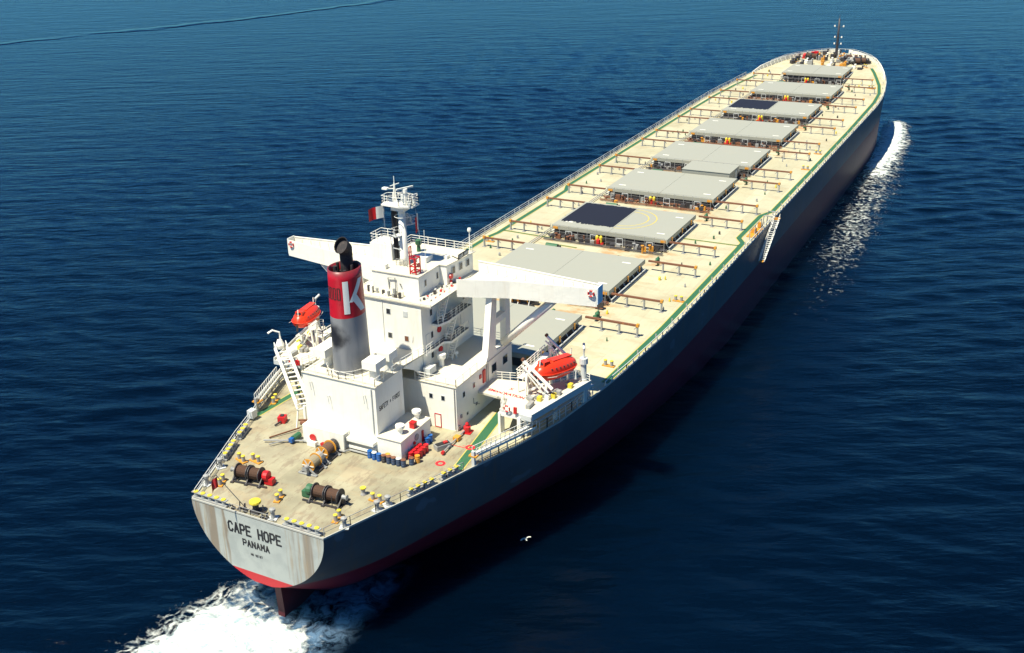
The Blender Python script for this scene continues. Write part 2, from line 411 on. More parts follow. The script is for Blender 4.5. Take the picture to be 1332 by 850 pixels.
# transom lettering
def text(name, s, size, loc, rot, mat, parent, bold=.0, ext=.01, space=1.0, xs_=1.0):
    cu = bpy.data.curves.new(name+'_curve', 'FONT'); cu.body = s; cu.size = size; cu.align_x = 'CENTER'; cu.align_y = 'CENTER'
    cu.extrude = ext; cu.offset = bold; cu.space_character = space; cu.resolution_u = 4
    t = bpy.data.objects.new('tmp', cu); COL.objects.link(t); bpy.context.view_layer.update()
    me = bpy.data.meshes.new_from_object(t); bpy.data.objects.remove(t)
    me.transform(Matrix.Diagonal((xs_, 1, 1, 1)))
    me.materials.clear(); me.materials.append(mat); me.name = name
    o = bpy.data.objects.new(name, me); COL.objects.link(o); o.parent = parent
    o.location = loc; o.rotation_euler = rot; return o
def stext(name, s, size, at, rot, mat, parent=None, **k): 
    return text(name, s, size, Vector(at)-SHIP, rot, mat, parent or ship, **k)
GLY = {'C': [[(1, 1.1), (.72, 1.4), (.28, 1.4), (0, 1.1), (0, .3), (.28, 0), (.72, 0), (1, .3)]], 'A': [[(0, 0), (.5, 1.4), (1, 0)], [(.2, .48), (.8, .48)]],
 'P': [[(0, 0), (0, 1.4), (.75, 1.4), (1, 1.2), (1, .85), (.75, .62), (0, .62)]], 'E': [[(1, 0), (0, 0), (0, 1.4), (1, 1.4)], [(0, .72), (.8, .72)]], 'H': [[(0, 0), (0, 1.4)], [(1, 0), (1, 1.4)], [(0, .7), (1, .7)]],
 'O': [[(.28, 0), (.72, 0), (1, .3), (1, 1.1), (.72, 1.4), (.28, 1.4), (0, 1.1), (0, .3), (.28, 0)]], 'N': [[(0, 0), (0, 1.4), (1, 0), (1, 1.4)]], 'M': [[(0, 0), (0, 1.4), (.5, .6), (1, 1.4), (1, 0)]],
 'S': [[(1, 1.15), (.75, 1.4), (.25, 1.4), (0, 1.15), (0, .9), (.2, .74), (.8, .64), (1, .5), (1, .25), (.75, 0), (.25, 0), (0, .25)]], 'F': [[(0, 0), (0, 1.4), (1, 1.4)], [(0, .72), (.8, .72)]], 'T': [[(0, 1.4), (1, 1.4)], [(.5, 0), (.5, 1.4)]],
 'Y': [[(0, 1.4), (.5, .7), (1, 1.4)], [(.5, 0), (.5, .7)]], 'I': [[(.5, 0), (.5, 1.4)]], 'R': [[(0, 0), (0, 1.4), (.75, 1.4), (1, 1.2), (1, .85), (.75, .62), (0, .62)], [(.5, .62), (1, 0)]], '+': [[(.1, .7), (.9, .7)], [(.5, .3), (.5, 1.1)]],
 '9': [[(1, .8), (.3, .7), (0, 1), (.3, 1.4), (.8, 1.4), (1, 1.1), (1, .3), (.7, 0), (.2, 0)]], '2': [[(0, 1.15), (.3, 1.4), (.8, 1.4), (1, 1.1), (0, 0), (1, 0)]], '1': [[(.3, 1.2), (.5, 1.4), (.5, 0)]], '7': [[(0, 1.4), (1, 1.4), (.4, 0)]],
 '8': [[(.3, .75), (0, 1.05), (.3, 1.4), (.7, 1.4), (1, 1.05), (.7, .75), (.3, .75), (0, .35), (.3, 0), (.7, 0), (1, .35), (.7, .75)]]}
def letters(name, s, c, u, nr, w, h, pitch, stroke, mat, parent):
    """painted block lettering: c centre, u reading direction, nr wall normal"""
    c, u, nr = Vector(c), Vector(u), Vector(nr); up_ = Vector((0, 0, 1)); mb = MB(); L = (len(s)-1)*pitch+w; k = 0
    for i, ch in enumerate(s):
        for st in GLY.get(ch, []):
            for a, b in zip(st, st[1:]):
                P = [c+u*(-L/2+i*pitch+q[0]*w)+up_*(q[1]/1.4-.5)*h for q in (a, b)]; d = (P[1]-P[0]).normalized(); e = d.cross(nr).normalized()*stroke/2
                A, B = P[0]-d*stroke*.42, P[1]+d*stroke*.42; t = nr*(.010+.0012*(k % 12)); k += 1
                mb.quadmesh([A-e, B-e, B+e, A+e, A-e+t, B-e+t, B+e+t, A+e+t], [(4, 5, 6, 7), (0, 1, 5, 4), (1, 2, 6, 5), (2, 3, 7, 6), (3, 0, 4, 7)])
    return sp(name, mb, mat, parent)
AFT = (R(90), 0, R(-90)); STB = (R(90), 0, 0)
transom = [c for c in ship.children if c.name == 'transom'][0]
NX = (-1, 0, 0); NYs = (0, -1, 0)
letters('ship_name', 'CAPE HOPE', (-44.86, .40, -1.85), (0, -1, 0), NX,   .52, 1.15, .80, .215, BLACK, transom)
letters('home_port', 'PANAMA', (-44.86, .38, -3.42), (0, -1, 0), NX, .40, .72, .61, .155, BLACK, transom)
letters('registration_number', 'NO 92187', (-44.86, .45, -4.72), (0, -1, 0), NX, .13, .24, .2, .05, DARK, transom)

# green walkway with yellow edges painted along both sides of the deck
def ribbon(mb, pts, w, z):
    pts = [Vector((p[0], p[1], 0)) for p in pts]; vs, fs = [], []; N = len(pts)
    for i, p in enumerate(pts):
        d1 = (pts[i]-pts[i-1]).normalized() if i else None; d2 = (pts[i+1]-pts[i]).normalized() if i < N-1 else None
        d = ((d1 or d2)+(d2 or d1)).normalized(); n_ = Vector((-d.y, d.x, 0)); k = 1/max(.4, n_.dot(Vector((-(d1 or d2).y, (d1 or d2).x, 0))))
        for s in (w, -w): q = p+n_*s*k/2; vs.append((q.x, q.y, sheer(q.x)+z))
    for i in range(N-1): fs.append((2*i, 2*i+1, 2*i+3, 2*i+2))
    mb.quadmesh(vs, fs)
WALKS = []
sb = [(0, -20.6), (8, -20.9), (20, -21.35), (57, -21.35), (60.5, -21.3), (62.9, -19.9), (77, -20.0), (80.5, -21.3), (110, -21.4), (150, -21.4), (185, -21.0), (197, -20.2), (206, -18.6), (213, -16.7), (220, -14.7), (225, -13)]
WALKS.append((sb, 1.0)); WALKS.append(([(-27.2, -14.1), (-13, -12.3), (-6, -12.3)], 1.35))
pb = [(-27.0, 14.9), (-19, 14.2), (-10, 16.0), (20, 20.2), (36, 21.0), (46, 21.0), (49, 20.4), (78.6, 20.3), (81.8, 21.4), (150, 21.2), (180, 20.8), (197, 19.8), (210, 17.2)]
WALKS.append((pb, 1.0)); WALKS.append(([(50.6, 20.2), (50.0, 10)], .5)); WALKS.append(([(58.9, -10.9), (58.9, -21.0)], .45)); WALKS.append(([(46.9, 4), (47.2, 10)], .4))
for pts, w in WALKS:
    yb = MB(); ribbon(yb, pts, w*.85+.24, .004); y_ = sp('walkway_edge', yb, WALKYEL)
    g_ = MB(); ribbon(g_, pts, w*.85, .008); sp('walkway', g_, GREEN)

# ------------------------------------------------------------------ hatches
XA = [-.35, 25.3, 51.36, 77.2, 102.7, 128.4, 153.9, 180.0, 205.0]
XF = [15.2, 40.8, 66.8, 93.0, 118.6, 144.2, 169.3, 195.6, 219.5]
def hatch(k, xa, xf):
    w = 10.8 if k < 8 else 8.6; z0 = sheer((xa+xf)/2)
    mb = MB(); mb.box((xa+.25, -w+.45, z0-.05), (xf-.35, w-.45, z0+1.25)); co = sp('hatch_coaming', mb, DARK)
    # brackets and long bar standing off the coaming
    st = MB()
    for s in (1, -1):
        n = 7
        for i in range(n+1):
            x = xa+.8+(xf-xa-1.6)*i/n; st.bar((x, s*(w-.4), z0+1.0), (x, s*(w+.25), z0+.0), .16, .12); 
        st.bar((xa+.4, s*(w+.28), z0+.55), (xf-.4, s*(w+.28), z0+.55), .22, .18)
        st.bar((xa+.4, s*(w+.3), z0+.08), (xf-.4, s*(w+.3), z0+.08), .25, .1)
    sp('coaming_bracket', st, LIGHTGREY, co)
    for half in (1, -1):
        mb = MB(); y0, y1 = (.012, w) if half > 0 else (-w, -.012)
        mb.box((xa, y0, z0+1.3), (xf, y1, z0+1.98))
        # a thin top plate whose joint lines show
        mb.box((xa+.06, y0+.008, z0+1.98), (xf-.06, y1-.008, z0+2.02))
        cv = sp('hatch_cover', mb, COVER)
        if half == -1:
            cl = MB()
            for q in (.15, .5, .82):
                x = xa+(xf-xa)*q; cl.box((x-.18, -w-.14, z0+.9), (x+.18, -w-.02, z0+1.75))
            sp('cover_clamp', cl, AMBER, cv)
        mk = MB()
        for q, y in ((.18, .80), (.82, .80)):
            x = xa+(xf-xa)*q; yy = half*w*y; mk.box((x-.16, yy-.7, z0+2.024), (x+.16, yy+.7, z0+2.030))
        sp('cover_marking', mk, WHITE, cv)
        if half == 1 and k in (2, 6):
            z = z0+2.034; bk = MB(); rr = random.Random(k); pts = []
            n = 40
            y_a, y_b = .25, 10.35
            xa_, xf_ = (xa+2.4, xf-.5) if k == 2 else (xa+3.6, xf-.5)
            for i in range(n+1): pts.append((xf_-rr.random()*.28, y_b+(y_a-y_b)*i/n))
            for i in range(n+1): pts.append((xa_+rr.random()*.5+(.5 if rr.random() < .2 else 0), y_a+(y_b-y_a)*i/n))
            bk.quadmesh([(x, y, z) for x, y in pts], [(i, i+1, 2*n+1-i-1, 2*n+1-i) for i in range(n)])
            sp('black_coating', bk, COATING, cv)['label'] = 'black square of fresh coating on the grey hatch cover'
    # rusty end runners of the covers
    ed = MB()
    for s in (1, -1):
        ed.box((xa-.1, s*(w-.3), z0+1.4), (xa-.02, s*(w-1.2), z0+1.8)); ed.box((xf+.02, s*(w-.3), z0+1.3), (xf+.12, s*(w-1.1), z0+1.8))
    sp('cover_runner', ed, AMBER, co)
    if k == 2:
        mb = MB(); cx, cyy = (xa+xf)/2+.7, .6
        for r0, r1 in ((4.2, 4.42), (5.7, 5.92)):
            vs, fs = [], []
            n = 36
            for i in range(n+1):
                t = -math.pi*i/n; 
                for r in (r0, r1): vs.append((cx+r*1.0*math.cos(t), cyy-.6+r*.95*math.sin(t), z0+2.028))
            for i in range(n): fs.append((2*i, 2*i+1, 2*i+3, 2*i+2))
            mb.quadmesh(vs, fs)
        sp('landing_circle', mb, WALKYEL, co)
for k in range(9): hatch(k, XA[k], XF[k])

# side-rolling cover rails on posts, two per hatch and side
def runway(s):
    mb = MB(); mb.bar((0, 0, 1.66), (0, s*8.0, 1.66), .34, .26); root = build('cover_track', mb, RUST)
    for y in (2.5, 5.2, 7.9):
        p = MB(); p.bar((0, s*y, 0), (0, s*y, 1.5), .2, .34); p.bar((-.02, s*(y-.5), 1.05), (-.02, s*y, 1.5), .12, .12); p.box((-.35, s*y-.3, .004), (.35, s*y+.3, .05))
        build('post', p, STEEL, root)
    c = MB(); c.box((-.24, s*7.75, 1.5), (.24, s*8.12, 1.92)); build('end_stop', c, AMBER, root)
    return root
for s in (1, -1):
    first = runway(s)
    first.parent = ship; used = False
    for k in range(9):
        for x in (XA[k]+.1, XF[k]+.45) if k else (XF[k]+.3,):
            y = s*(11.2 if k < 8 else 8.9); at = (x, y, sheer(x))
            if k == 8 and x > 215: continue
            if not used: first.location = Vector(at)-SHIP; used = True
            else: spdup(first, at, scale=(1, min(1, (hbd(x)-1.2-abs(y))/8.1), 1))

# machinery on the cross decks between the hatches
def valve_pair():
    mb = MB(); mb.lathe((0, .35, 0), [(.28, .5), (.3, 1.5), (.12, 1.75)], 8); mb.lathe((0, -.35, 0), [(.28, .5), (.3, 1.5), (.12, 1.75)], 8)
    r = build('gas_bottle_rack', mb, YELLOW, ship); b = MB(); b.box((-.3, -.8, .004), (.3, .8, .5)); b.lathe((-.35, 0, 0), [(.34, .2), (.34, 1.1), (.1, 1.25)], 8); build('red_bottle', b, RED, r); return r
def locker():
    mb = MB(); mb.box((-.45, -.45, .12), (.45, .45, .95)); r = build('deck_locker', mb, LIGHTGREY, ship); b = MB(); b.prism([(-.5, -.5), (.5, -.5), (.5, .5), (-.5, .5)], .95, 1.02)
    b.bar((-.35, -.35, 0), (-.35, -.35, .2), .12); b.bar((.35, .35, 0), (.35, .35, .2), .12); build('lid', b, WHITE, r); return r
def goose():
    mb = MB(); mb.tube([(0, 0, 0), (0, 0, .8), (.12, 0, 1.0), (.35, 0, 1.0), (.45, 0, .8)], .16, 8); r = build('vent_pipe', mb, GREEN, ship, smooth=True)
    b = MB(); b.lathe((.47, 0, 0), [(.1, .5), (.32, .62), (.32, .86), (.1, .95)], 10); build('vent_head', b, GREEN, r); return r
def greenwinch():
    mb = MB(); mb.lathe((0, 0, .8), [(.5, -1.1), (.5, 1.1)], 10, 'y'); r = build('hydraulic_unit', mb, GREEN, ship)
    b = MB(); b.box((-.7, -1.2, .004), (.7, 1.2, .32)); b.box((-.3, -1.6, .3), (.3, -1.2, 1.0)); build('base_frame', b, DARK, r); return r
def sqframe():
    mb = MB()
    for a, b in (((0, -.6, .6), (0, .6, .6)), ((0, -.6, 1.6), (0, .6, 1.6)), ((0, -.6, 0), (0, -.6, 1.6)), ((0, .6, 0), (0, .6, 1.6))): mb.bar(a, b, .09)
    return build('ladder_frame', mb, LIGHTGREY, ship)
def mushroom(h=1.1, r=.42):
    mb = MB(); mb.lathe((0, 0, 0), [(r*.55, 0), (r*.55, h*.6)], 10); o = build('mushroom_vent', mb, WHITE, ship)
    b = MB(); b.lathe((0, 0, 0), [(r*.8, h*.55), (r, h*.68), (r, h*.95), (r*.8, h)], 14); build('vent_head', b, WHITE, o); return o
PR = dict(v=valve_pair(), l=locker(), g=goose(), w=greenwinch(), s=sqframe())
usedp = set()
def put(kind, at, rz=0):
    if kind in usedp: return spdup(PR[kind], at, rz)
    usedp.add(kind); PR[kind].location = Vector(at)-SHIP; PR[kind].rotation_euler[2] = rz; return PR[kind]
for k in range(1, 9):
    xa = XA[k]; z = sheer(xa-4); w = 10.6 if k < 8 else 8.4; q = random.Random(k*3)
    put('v', (xa-1.6, .8+q.uniform(-.4, .4), z)); 
    for y in (6.6, 2.2, -2.4, -7.6): put('s', (xa-1.3, y+q.uniform(-.5, .5), z))
    for y in ((5.0, 3.7, -1.2) if k % 2 else (4.2, -1.6)): put('l', (XF[k-1]+1.6, y+q.uniform(-.4, .4), z), q.uniform(-.1, .1))
    put('w', (XF[k-1]+3.2, 7.2+q.uniform(-.8, .4), z), q.uniform(-.1, .1))
    put('g', (XF[k-1]+3.4, -11.8, z), 2.6); put('g', (XF[k-1]+4.6, -11.5, z), 2.9); put('g', (XF[k-1]+2.2, -5.5, z), 1.0)
    mb = MB()
    mb.rail([(xa-1.0, w, z), (xa-1.0, -w, z)], 2.5, 2, 1.7, .04)
    sp('hatch_end_rail', mb, STEEL)
    mb = MB()      # pipes across the deck in front of the coaming
    for i, (dx, zz, r) in enumerate(((.3, .35, .16), (.62, .3, .11), (2.3, .35, .10), (2.6, .25, .07))):
        mb.tube([(xa-dx-.2, w+.6, z+zz), (xa-dx-.2, -w-.4, z+zz)], r, 6)
    for i in range(14):
        y = w-i*1.6; mb.box((xa-1.15, y-.1, z), (xa-.05, y+.1, z+.28))
    sp('hydraulic_pipe', mb, RUST if k % 2 else DARK)
    mb = MB()
    for i in range(34):
        y = q.uniform(-w, w); x = xa-q.uniform(.5, 2.6); h = q.uniform(.4, 1.2); a = q.uniform(.12, .42)
        mb.m = q.choice([0, 0, 0, 0, 0, 0, 0, 3, 3, 5, 5, 5, 1]); a *= .8; mb.box((x-a, y-a*1.3, z+.004), (x+a, y+a*1.3, z+h), q.uniform(0, .6))
        if i % 4 == 0: mb.lathe((x-.3, y+.3, z), [(.14, 0), (.14, h+.2), (.3, h+.25), (.3, h+.33)], 8)
    sp('cover_drive_gear', mb, [DARK, AMBER, RED, STEEL, LIGHTGREY, RUST])
# grey deck house between the fourth and fifth hatch
mb = MB(); mb.box((93.9, -8.9, 0), (100.6, 1.0, 2.55)); h = sp('deck_house', mb, COVER)
mb = MB(); mb.box((98.2, -8.98, .2), (99.0, -8.9, 2.1)); sp('door', mb, LIGHTGREY, h)
mb = MB(); mb.box((93.8, -9.0, 2.55), (100.7, 1.1, 2.64)); sp('roof', mb, COVER, h)

# ------------------------------------------------------------------ deck railings
def edge(s, a, b, step, ins=.35):
    return [(x, s*(hbd(x)-ins), sheer(x)) for x in list(np.arange(a, b, step))+[b]]
mb = MB(); mb.rail(edge(1, -44.4, 208, 6), 1.15, 3, 2.0, .05); sp('port_railing', mb, LIGHTGREY)
mb = MB(); mb.rail(edge(-1, -1, 208, 6, .15), .75, 1, 2.3, .07); 
for x in np.arange(-1, 208, 1.6): y = -(hbd(x)-.1); mb.box((x-.12, y-.08, sheer(x)), (x+.12, y+.06, sheer(x)+.35))
sp('starboard_railing', mb, LIGHTGREY)
mb = MB(); mb.rail(edge(-1, -44.4, -27, 3), 1.1, 2, 2.6, .04); sp('quarter_railing', mb, STEEL)
mb = MB(); mb.rail([(-44.6, y, 0) for y in (3.6, .8, -2.2)], .8, 2, 1.4, .035); sp('stern_railing', mb, STEEL)
# bulwark round the bow with stays inside
mb = MB(); pts = []
for s in (1, -1):
    p = [(x, s*(hbd(x)-.5 if x < 247 else .01), sheer(x)) for x in (212, 217, 221, 225, 228, 231, 234, 237, 239.5, 241.5, 243.5, 245, 246.6)]
    for a, b in zip(p, p[1:]):
        h0 = 1.3*min(1, (a[0]-209)/9); h1 = 1.3*min(1, (b[0]-209)/9)
        A, B = Vector(a), Vector(b); nn = Vector((0, 0, 1)).cross(B-A).normalized()*.09
        vs = [A-nn, B-nn, B+nn, A+nn]; vs = [tuple(v) for v in vs]
        vs += [(v[0], v[1], v[2]+(h0 if i in (0, 3) else h1)) for i, v in enumerate(vs)]
        mb.quadmesh(vs, [(0, 1, 5, 4), (1, 2, 6, 5), (2, 3, 7, 6), (3, 0, 4, 7), (4, 5, 6, 7)])
        m_ = max(1, int((B-A).length/1.6))
        for i in range(m_):
            q = A.lerp(B, (i+.5)/m_); inw = Vector((-.25, -s*.6, 0)); mb.bar(q+inw, q+Vector((0, 0, h0*.95)), .08, .10)
mb.rail([(x, s_*(hbd(x)-.8), sheer(x)+1.2) for s_, x in ((1, 222), (1, 230), (1, 236), (1, 241), (1, 245), (-1, 245), (-1, 241), (-1, 236), (-1, 230), (-1, 222))], .5, 1, 2.5, .05)
sp('bow_bulwark', mb, WHITE)
# walls of steel closing the walkway by the stern (port and starboard)
for s in (1, -1):
    mb = MB(); a, b = -26, -4
    P = [(x, s*(hbd(x)-.3), 0) for x in (-25.6, -22, -18, -14, -9, -4)]
    mb.rail(P, 1.5, 3, 1.3, .07); mb.bar(P[0], (P[0][0], P[0][1], 1.9), .35)
    for p, q in zip(P, P[1:]): mb.bar((p[0], p[1], 1.55), (q[0], q[1], 1.55), .35, .12)
    sp('side_screen_rail', mb, LIGHTGREY if s < 0 else STEEL)

# ------------------------------------------------------------------ engine casing, funnel, low block
def window(parent, c, w, h, axis, frame=LIGHTGREY, pane=GLASS, name='window'):
    """axis 'x-': on a wall facing aft; 'y-': facing starboard; 'y+': facing port"""
    mb = MB(); x, y, z = c
    def bx(a, d0, d1, hw, hh):
        if axis == 'x-': mb.box((x-d1, y-hw, z-hh), (x-d0, y+hw, z+hh))
        elif axis == 'x+': mb.box((x+d0, y-hw, z-hh), (x+d1, y+hw, z+hh))
        elif axis == 'y-': mb.box((x-hw, y-d1, z-hh), (x+hw, y-d0, z+hh))
        else: mb.box((x-hw, y+d0, z-hh), (x+hw, y+d1, z+hh))
    mb.m = 1; bx(0, 0, .03, w/2+.07, h/2+.07); mb.m = 0; bx(0, .03, .045, w/2, h/2)
    return sp(name, mb, [pane, frame], parent)
def door(parent, c, axis, mat=WHITE): return window(parent, c, .72, 1.75, axis, frame=LIGHTGREY, pane=mat, name='door')

mb = MB(); mb.box((-28, -4.4, 0), (-22.3, 5.6, 8.5)); casing = sp('engine_casing', mb, WHITE)
mb = MB(); mb.box((-28.12, -4.52, 8.5), (-22.2, 5.72, 8.58)); sp('roof', mb, TILE, casing)
mb = MB(); mb.box((-29.3, -.4, 0), (-28.003, 5.4, 2.3)); 
mb.box((-28.9, -4.2, 1.35), (-28.003, -.42, 1.75)); mb.box((-28.7, -4.2, .4), (-28.003, -.42, .75)); sp('store_room', mb, WHITE, casing)
mb = MB(); mb.box((-29.05, -.47, .25), (-28.4, -.405, 2.1)); sp('door', mb, STEEL, casing)
mb = MB(); mb.rail([(-22.4, -4.35, 8.58), (-27.9, -4.35, 8.58), (-27.9, 5.5, 8.58), (-22.4, 5.5, 8.58)], .95, 2, 1.6, .035); sp('roof_railing', mb, WHITE, casing)
mb = MB()
for y, z in ((4.4, 7.5), (-3.0, 7.3), (2.0, 6.2)): mb.tube([(-28.02, y, z), (-28.35, y, z+.1), (-28.35, y-.1, z-.9)], .05, 5)
mb.bar((-28.1, -3.9, 2.6), (-28.1, -3.9, 8.3), .1); sp('wall_pipe', mb, LIGHTGREY, casing)
letters('safety_sign', 'SAFETY + FIRST', (-25.25, -4.4, 5.6), (1, 0, 0), NYs, .22, .52, .31, .085, BLACK, casing)
mb = MB(); mb.box((-28.3, -7.6, 0), (-21.9, -4.403, 2.5)); block = sp('steering_gear_house', mb, WHITE)
mb = MB(); mb.box((-28.4, -7.7, 2.5), (-21.8, -4.41, 2.56)); sp('roof', mb, TILE, block)
mb = MB(); mb.lathe((-25, -7.6, 1.55), [(.42, -.09), (.42, 0)], 12, 'y'); sp('round_vent', mb, STEEL, block)
mb = MB(); mb.lathe((-25.6, -7.6, 1.1), [(.2, -.16), (.2, 0)], 8, 'y'); mb.box((-23.9, -7.75, .4), (-23.6, -7.603, 1.8)); sp('wall_box', mb, RED, block)
MU = mushroom(1.15, .55); MU.location = Vector((-26.6, -6.5, 2.56))-SHIP; spdup(MU, (-22.7, -6.3, 2.56), .5)
hub = MB(); hub.box((-.32, -.32, .004), (.32, .32, .7)); hub.box((-.36, -.36, .7), (.36, .36, .78))
rb = build('red_box', hub, RED, None, loc=(-24.8, -7.1, 2.56)); tag(rb, 'small red box on the flat roof of the low white block', 'box')
# box shaped ventilator hoods on posts
def hood(at, L, W, z0, hh, rz=0):
    mb = MB(); mb.lathe((0, 0, 0), [(.62, 0), (.62, z0+.1)], 12); o = spl('vent_trunk', mb, WHITE, at, rz)
    b = MB(); b.box((-L/2, -W/2, z0), (L/2, W/2, z0+hh)); build('vent_hood', b, WHITE, o); return o
hood((-26.1, -3.2, 8.58), 2.1, 1.9, 1.5, .95); hood((-23.4, -3.2, 8.58), 1.7, 1.7, 1.5, .95); hood((-24.9, 4.0, 8.58), 3.6, 1.7, 1.5, 1.0)
# funnel: oval, tapering
FCX, FCY = -24.7, .85
def frad(z): t = (z-8.58)/(21.1-8.58); return 2.45-.33*t, 2.05-.27*t
def ring(z, n=40, off=0, zt=None):
    a, b = frad(z); return [(FCX+(a+off)*math.cos(2*math.pi*i/n), FCY+(b+off)*math.sin(2*math.pi*i/n), z) for i in range(n)]
mb = MB(); n = 40; vs = []
zz = list(np.linspace(8.56, 21.1, 14))
for z in zz: vs += ring(z)
vs += ring(21.1, off=-.14); vs += ring(20.1, off=-.16)
fs = [(i*n+k, i*n+(k+1) % n, (i+1)*n+(k+1) % n, (i+1)*n+k) for i in range(len(zz)+1) for k in range(n)]
mb.quadmesh(vs, fs); funnel = sp('funnel', mb, FUNNEL, smooth=False)
for p in funnel.data.polygons: p.use_smooth = True
mb = MB(); mb.quadmesh(ring(20.15, off=-.14), [tuple(range(n))]); sp('funnel_top_plate', mb, SOOT, funnel)
mb = MB()
for x, y, r, h in ((-25.6, -.6, .2, .9), (-25.3, .9, .25, 1.1), (-24.4, 1.2, .18, 1.2), (-23.6, .8, .22, .8), (-23.3, -.5, .3, 1.2), (-26.0, .3, .16, .8), (-24.6, -.9, .2, 1.3)):
    mb.lathe((x-.1, y+.7, 20.15), [(r, 0), (r, h)], 8)
sp('small_exhaust_pipe', mb, SOOT, funnel)
mb = MB(); C0 = Vector((-24.1, .1, 20.1)); vs = []; n = 18
cl = [((-24.3, 20.1), (0, 1), .80), ((-24.3, 22.45), (0, 1), .80), ((-24.42, 23.05), (-.35, 1), .90), ((-25.15, 23.75), (-.80, .60), 1.0), ((-25.12, 23.72), (-.80, .60), .92), ((-24.8, 23.45), (-.80, .60), .90)]
for (x, z), (dx, dz), r in cl:
    d = Vector((dx, 0, dz)).normalized(); u = Vector((0, 1, 0)); v = d.cross(u)
    for k in range(n): t = 2*math.pi*k/n; vs.append(Vector((x, FCY-.1, z))+u*r*math.cos(t)*.85+v*r*math.sin(t))
fs = [(i*n+k, i*n+(k+1) % n, (i+1)*n+(k+1) % n, (i+1)*n+k) for i in range(len(cl)-1) for k in range(n)]
fs.append(tuple((len(cl)-1)*n+k for k in range(n)))
mb.quadmesh(vs, fs); sp('exhaust_pipe', mb, SOOT, funnel)
# white letter K wrapped on the starboard aft of the funnel; u = metres round the funnel, v = height
def onfunnel(u, z, off):
    a, b = frad(z); t = math.pi*1.0+u/2.2; return (FCX+(a+off)*math.cos(t), FCY+(b+off)*math.sin(t), z)
def patch(mb, q, off, nu=10, nv=10):
    vs = []
    for j in range(nv+1):
        for i in range(nu+1):
            a = i/nu; b = j/nv
            u = (q[0][0]*(1-a)+q[1][0]*a)*(1-b)+(q[3][0]*(1-a)+q[2][0]*a)*b; z = (q[0][1]*(1-a)+q[1][1]*a)*(1-b)+(q[3][1]*(1-a)+q[2][1]*a)*b
            vs.append(onfunnel(u, z, off))
    mb.quadmesh(vs, [(j*(nu+1)+i, j*(nu+1)+i+1, (j+1)*(nu+1)+i+1, (j+1)*(nu+1)+i) for j in range(nv) for i in range(nu)])
mb = MB(); k0 = 1.15; zb_, zt_ = 16.15, 20.0
patch(mb, [(k0, zb_), (k0+.72, zb_), (k0+.72, zt_), (k0, zt_)], .03)
patch(mb, [(k0+.70, 17.5), (k0+.70, 18.5), (k0+2.15, zt_), (k0+2.95, zt_)][0:1]+[(k0+1.15, 17.45), (k0+2.95, zt_), (k0+2.15, zt_)], .036)
patch(mb, [(k0+2.15, zb_), (k0+3.0, zb_), (k0+1.65, 18.35), (k0+1.10, 17.75)], .042)
sp('funnel_letter', mb, paint('funnel_letter_white', (.72, .74, .70), .5, .05), funnel)
mb = MB()
for i in range(4):
    u = -1.45+i*.6
    for off in (0, .34): patch(mb, [(u+off, 17.9), (u+off+.12, 17.9), (u+off+.12, 19.2), (u+off, 19.2)], .03, 2, 6)
    patch(mb, [(u, 17.85), (u+.42, 17.85), (u+.42, 17.93), (u, 17.93)], .034, 4, 2); patch(mb, [(u, 19.18), (u+.42, 19.18), (u+.42, 19.26), (u, 19.26)], .034, 4, 2)
sp('funnel_louvre', mb, SOOT, funnel)
mb = MB(); 
rr_ = [(FCX+3.3*math.cos(t), FCY+2.7*math.sin(t), 8.58) for t in np.linspace(math.pi*.62, math.pi*1.45, 9)]
mb.rail(rr_, .95, 2, 1.2, .035); sp('guard_rail', mb, WHITE, funnel)

# ------------------------------------------------------------------ accommodation
mb = MB(); mb.box((-19.4, -9.8, 0), (-5, 9.8, 5.7)); low = sp('lower_accommodation', mb, WHITE)
mb = MB(); mb.box((-22.28, -1.2, 0), (-19.42, 4.0, 8.2)); sp('connecting_passage', mb, WHITE, low)
mb = MB(); mb.prism([(-19.5, -9.9), (-5, -9.9), (-5, 9.9), (-19.5, 9.9)], 5.7, 5.78); boatdeck = sp('boat_deck', mb, TILE, low)
mb = MB(); mb.rail([(-14.2, -9.8, 5.78), (-19.35, -9.8, 5.78), (-19.35, -4.2, 5.78)], 1.05, 3, 1.5, .04); mb.rail([(-19.35, 4.2, 5.78), (-19.35, 9.8, 5.78), (-5.1, 9.8, 5.78), (-5.1, -8.5, 5.78)], 1.05, 3, 1.5, .04)
sp('boat_deck_railing', mb, WHITE, low)
for y in (-6.35, -8.0): window(low, (-19.4, y, 4.05), .42, .55, 'x-')
for x, z in ((-17.6, 4.1), (-15.1, 4.2)): window(low, (x, -9.8, z), .42, .6, 'y-')
for x, z in ((-14.6, 1.5), (-16.9, 1.25)): window(low, (x, -9.8, z), .3, .3, 'y-')
mb = MB()
for a, b in (((-19.44, -6.78, .1), (-19.44, -6.78, 1.8)), ((-19.44, -7.6, .1), (-19.44, -7.6, 1.8)), ((-19.44, -6.75, 1.8), (-19.44, -7.63, 1.8)), ((-19.44, -6.75, .1), (-19.44, -7.63, .1))): mb.bar(a, b, .08)
sp('door_frame', mb, RED, low); door(low, (-19.4, -7.19, .95), 'x-')
mb = MB(); mb.tube([(-19.5, -9.6, 5.6), (-19.5, -9.6, .2)], .05, 5); mb.tube([(-14, -9.88, 1.2), (-15.4, -9.88, 1.9), (-15.4, -9.88, 2.6)], .05, 5); mb.box((-18.6, -9.95, 1.4), (-18.3, -9.803, 1.8)); mb.box((-19.3, -9.95, .3), (-18.9, -9.803, .6))
for x in (-11.9, -11.5): mb.bar((x, -9.86, 3.1), (x, -9.86, 5.6), .07)
sp('wall_pipe', mb, STEEL, low)
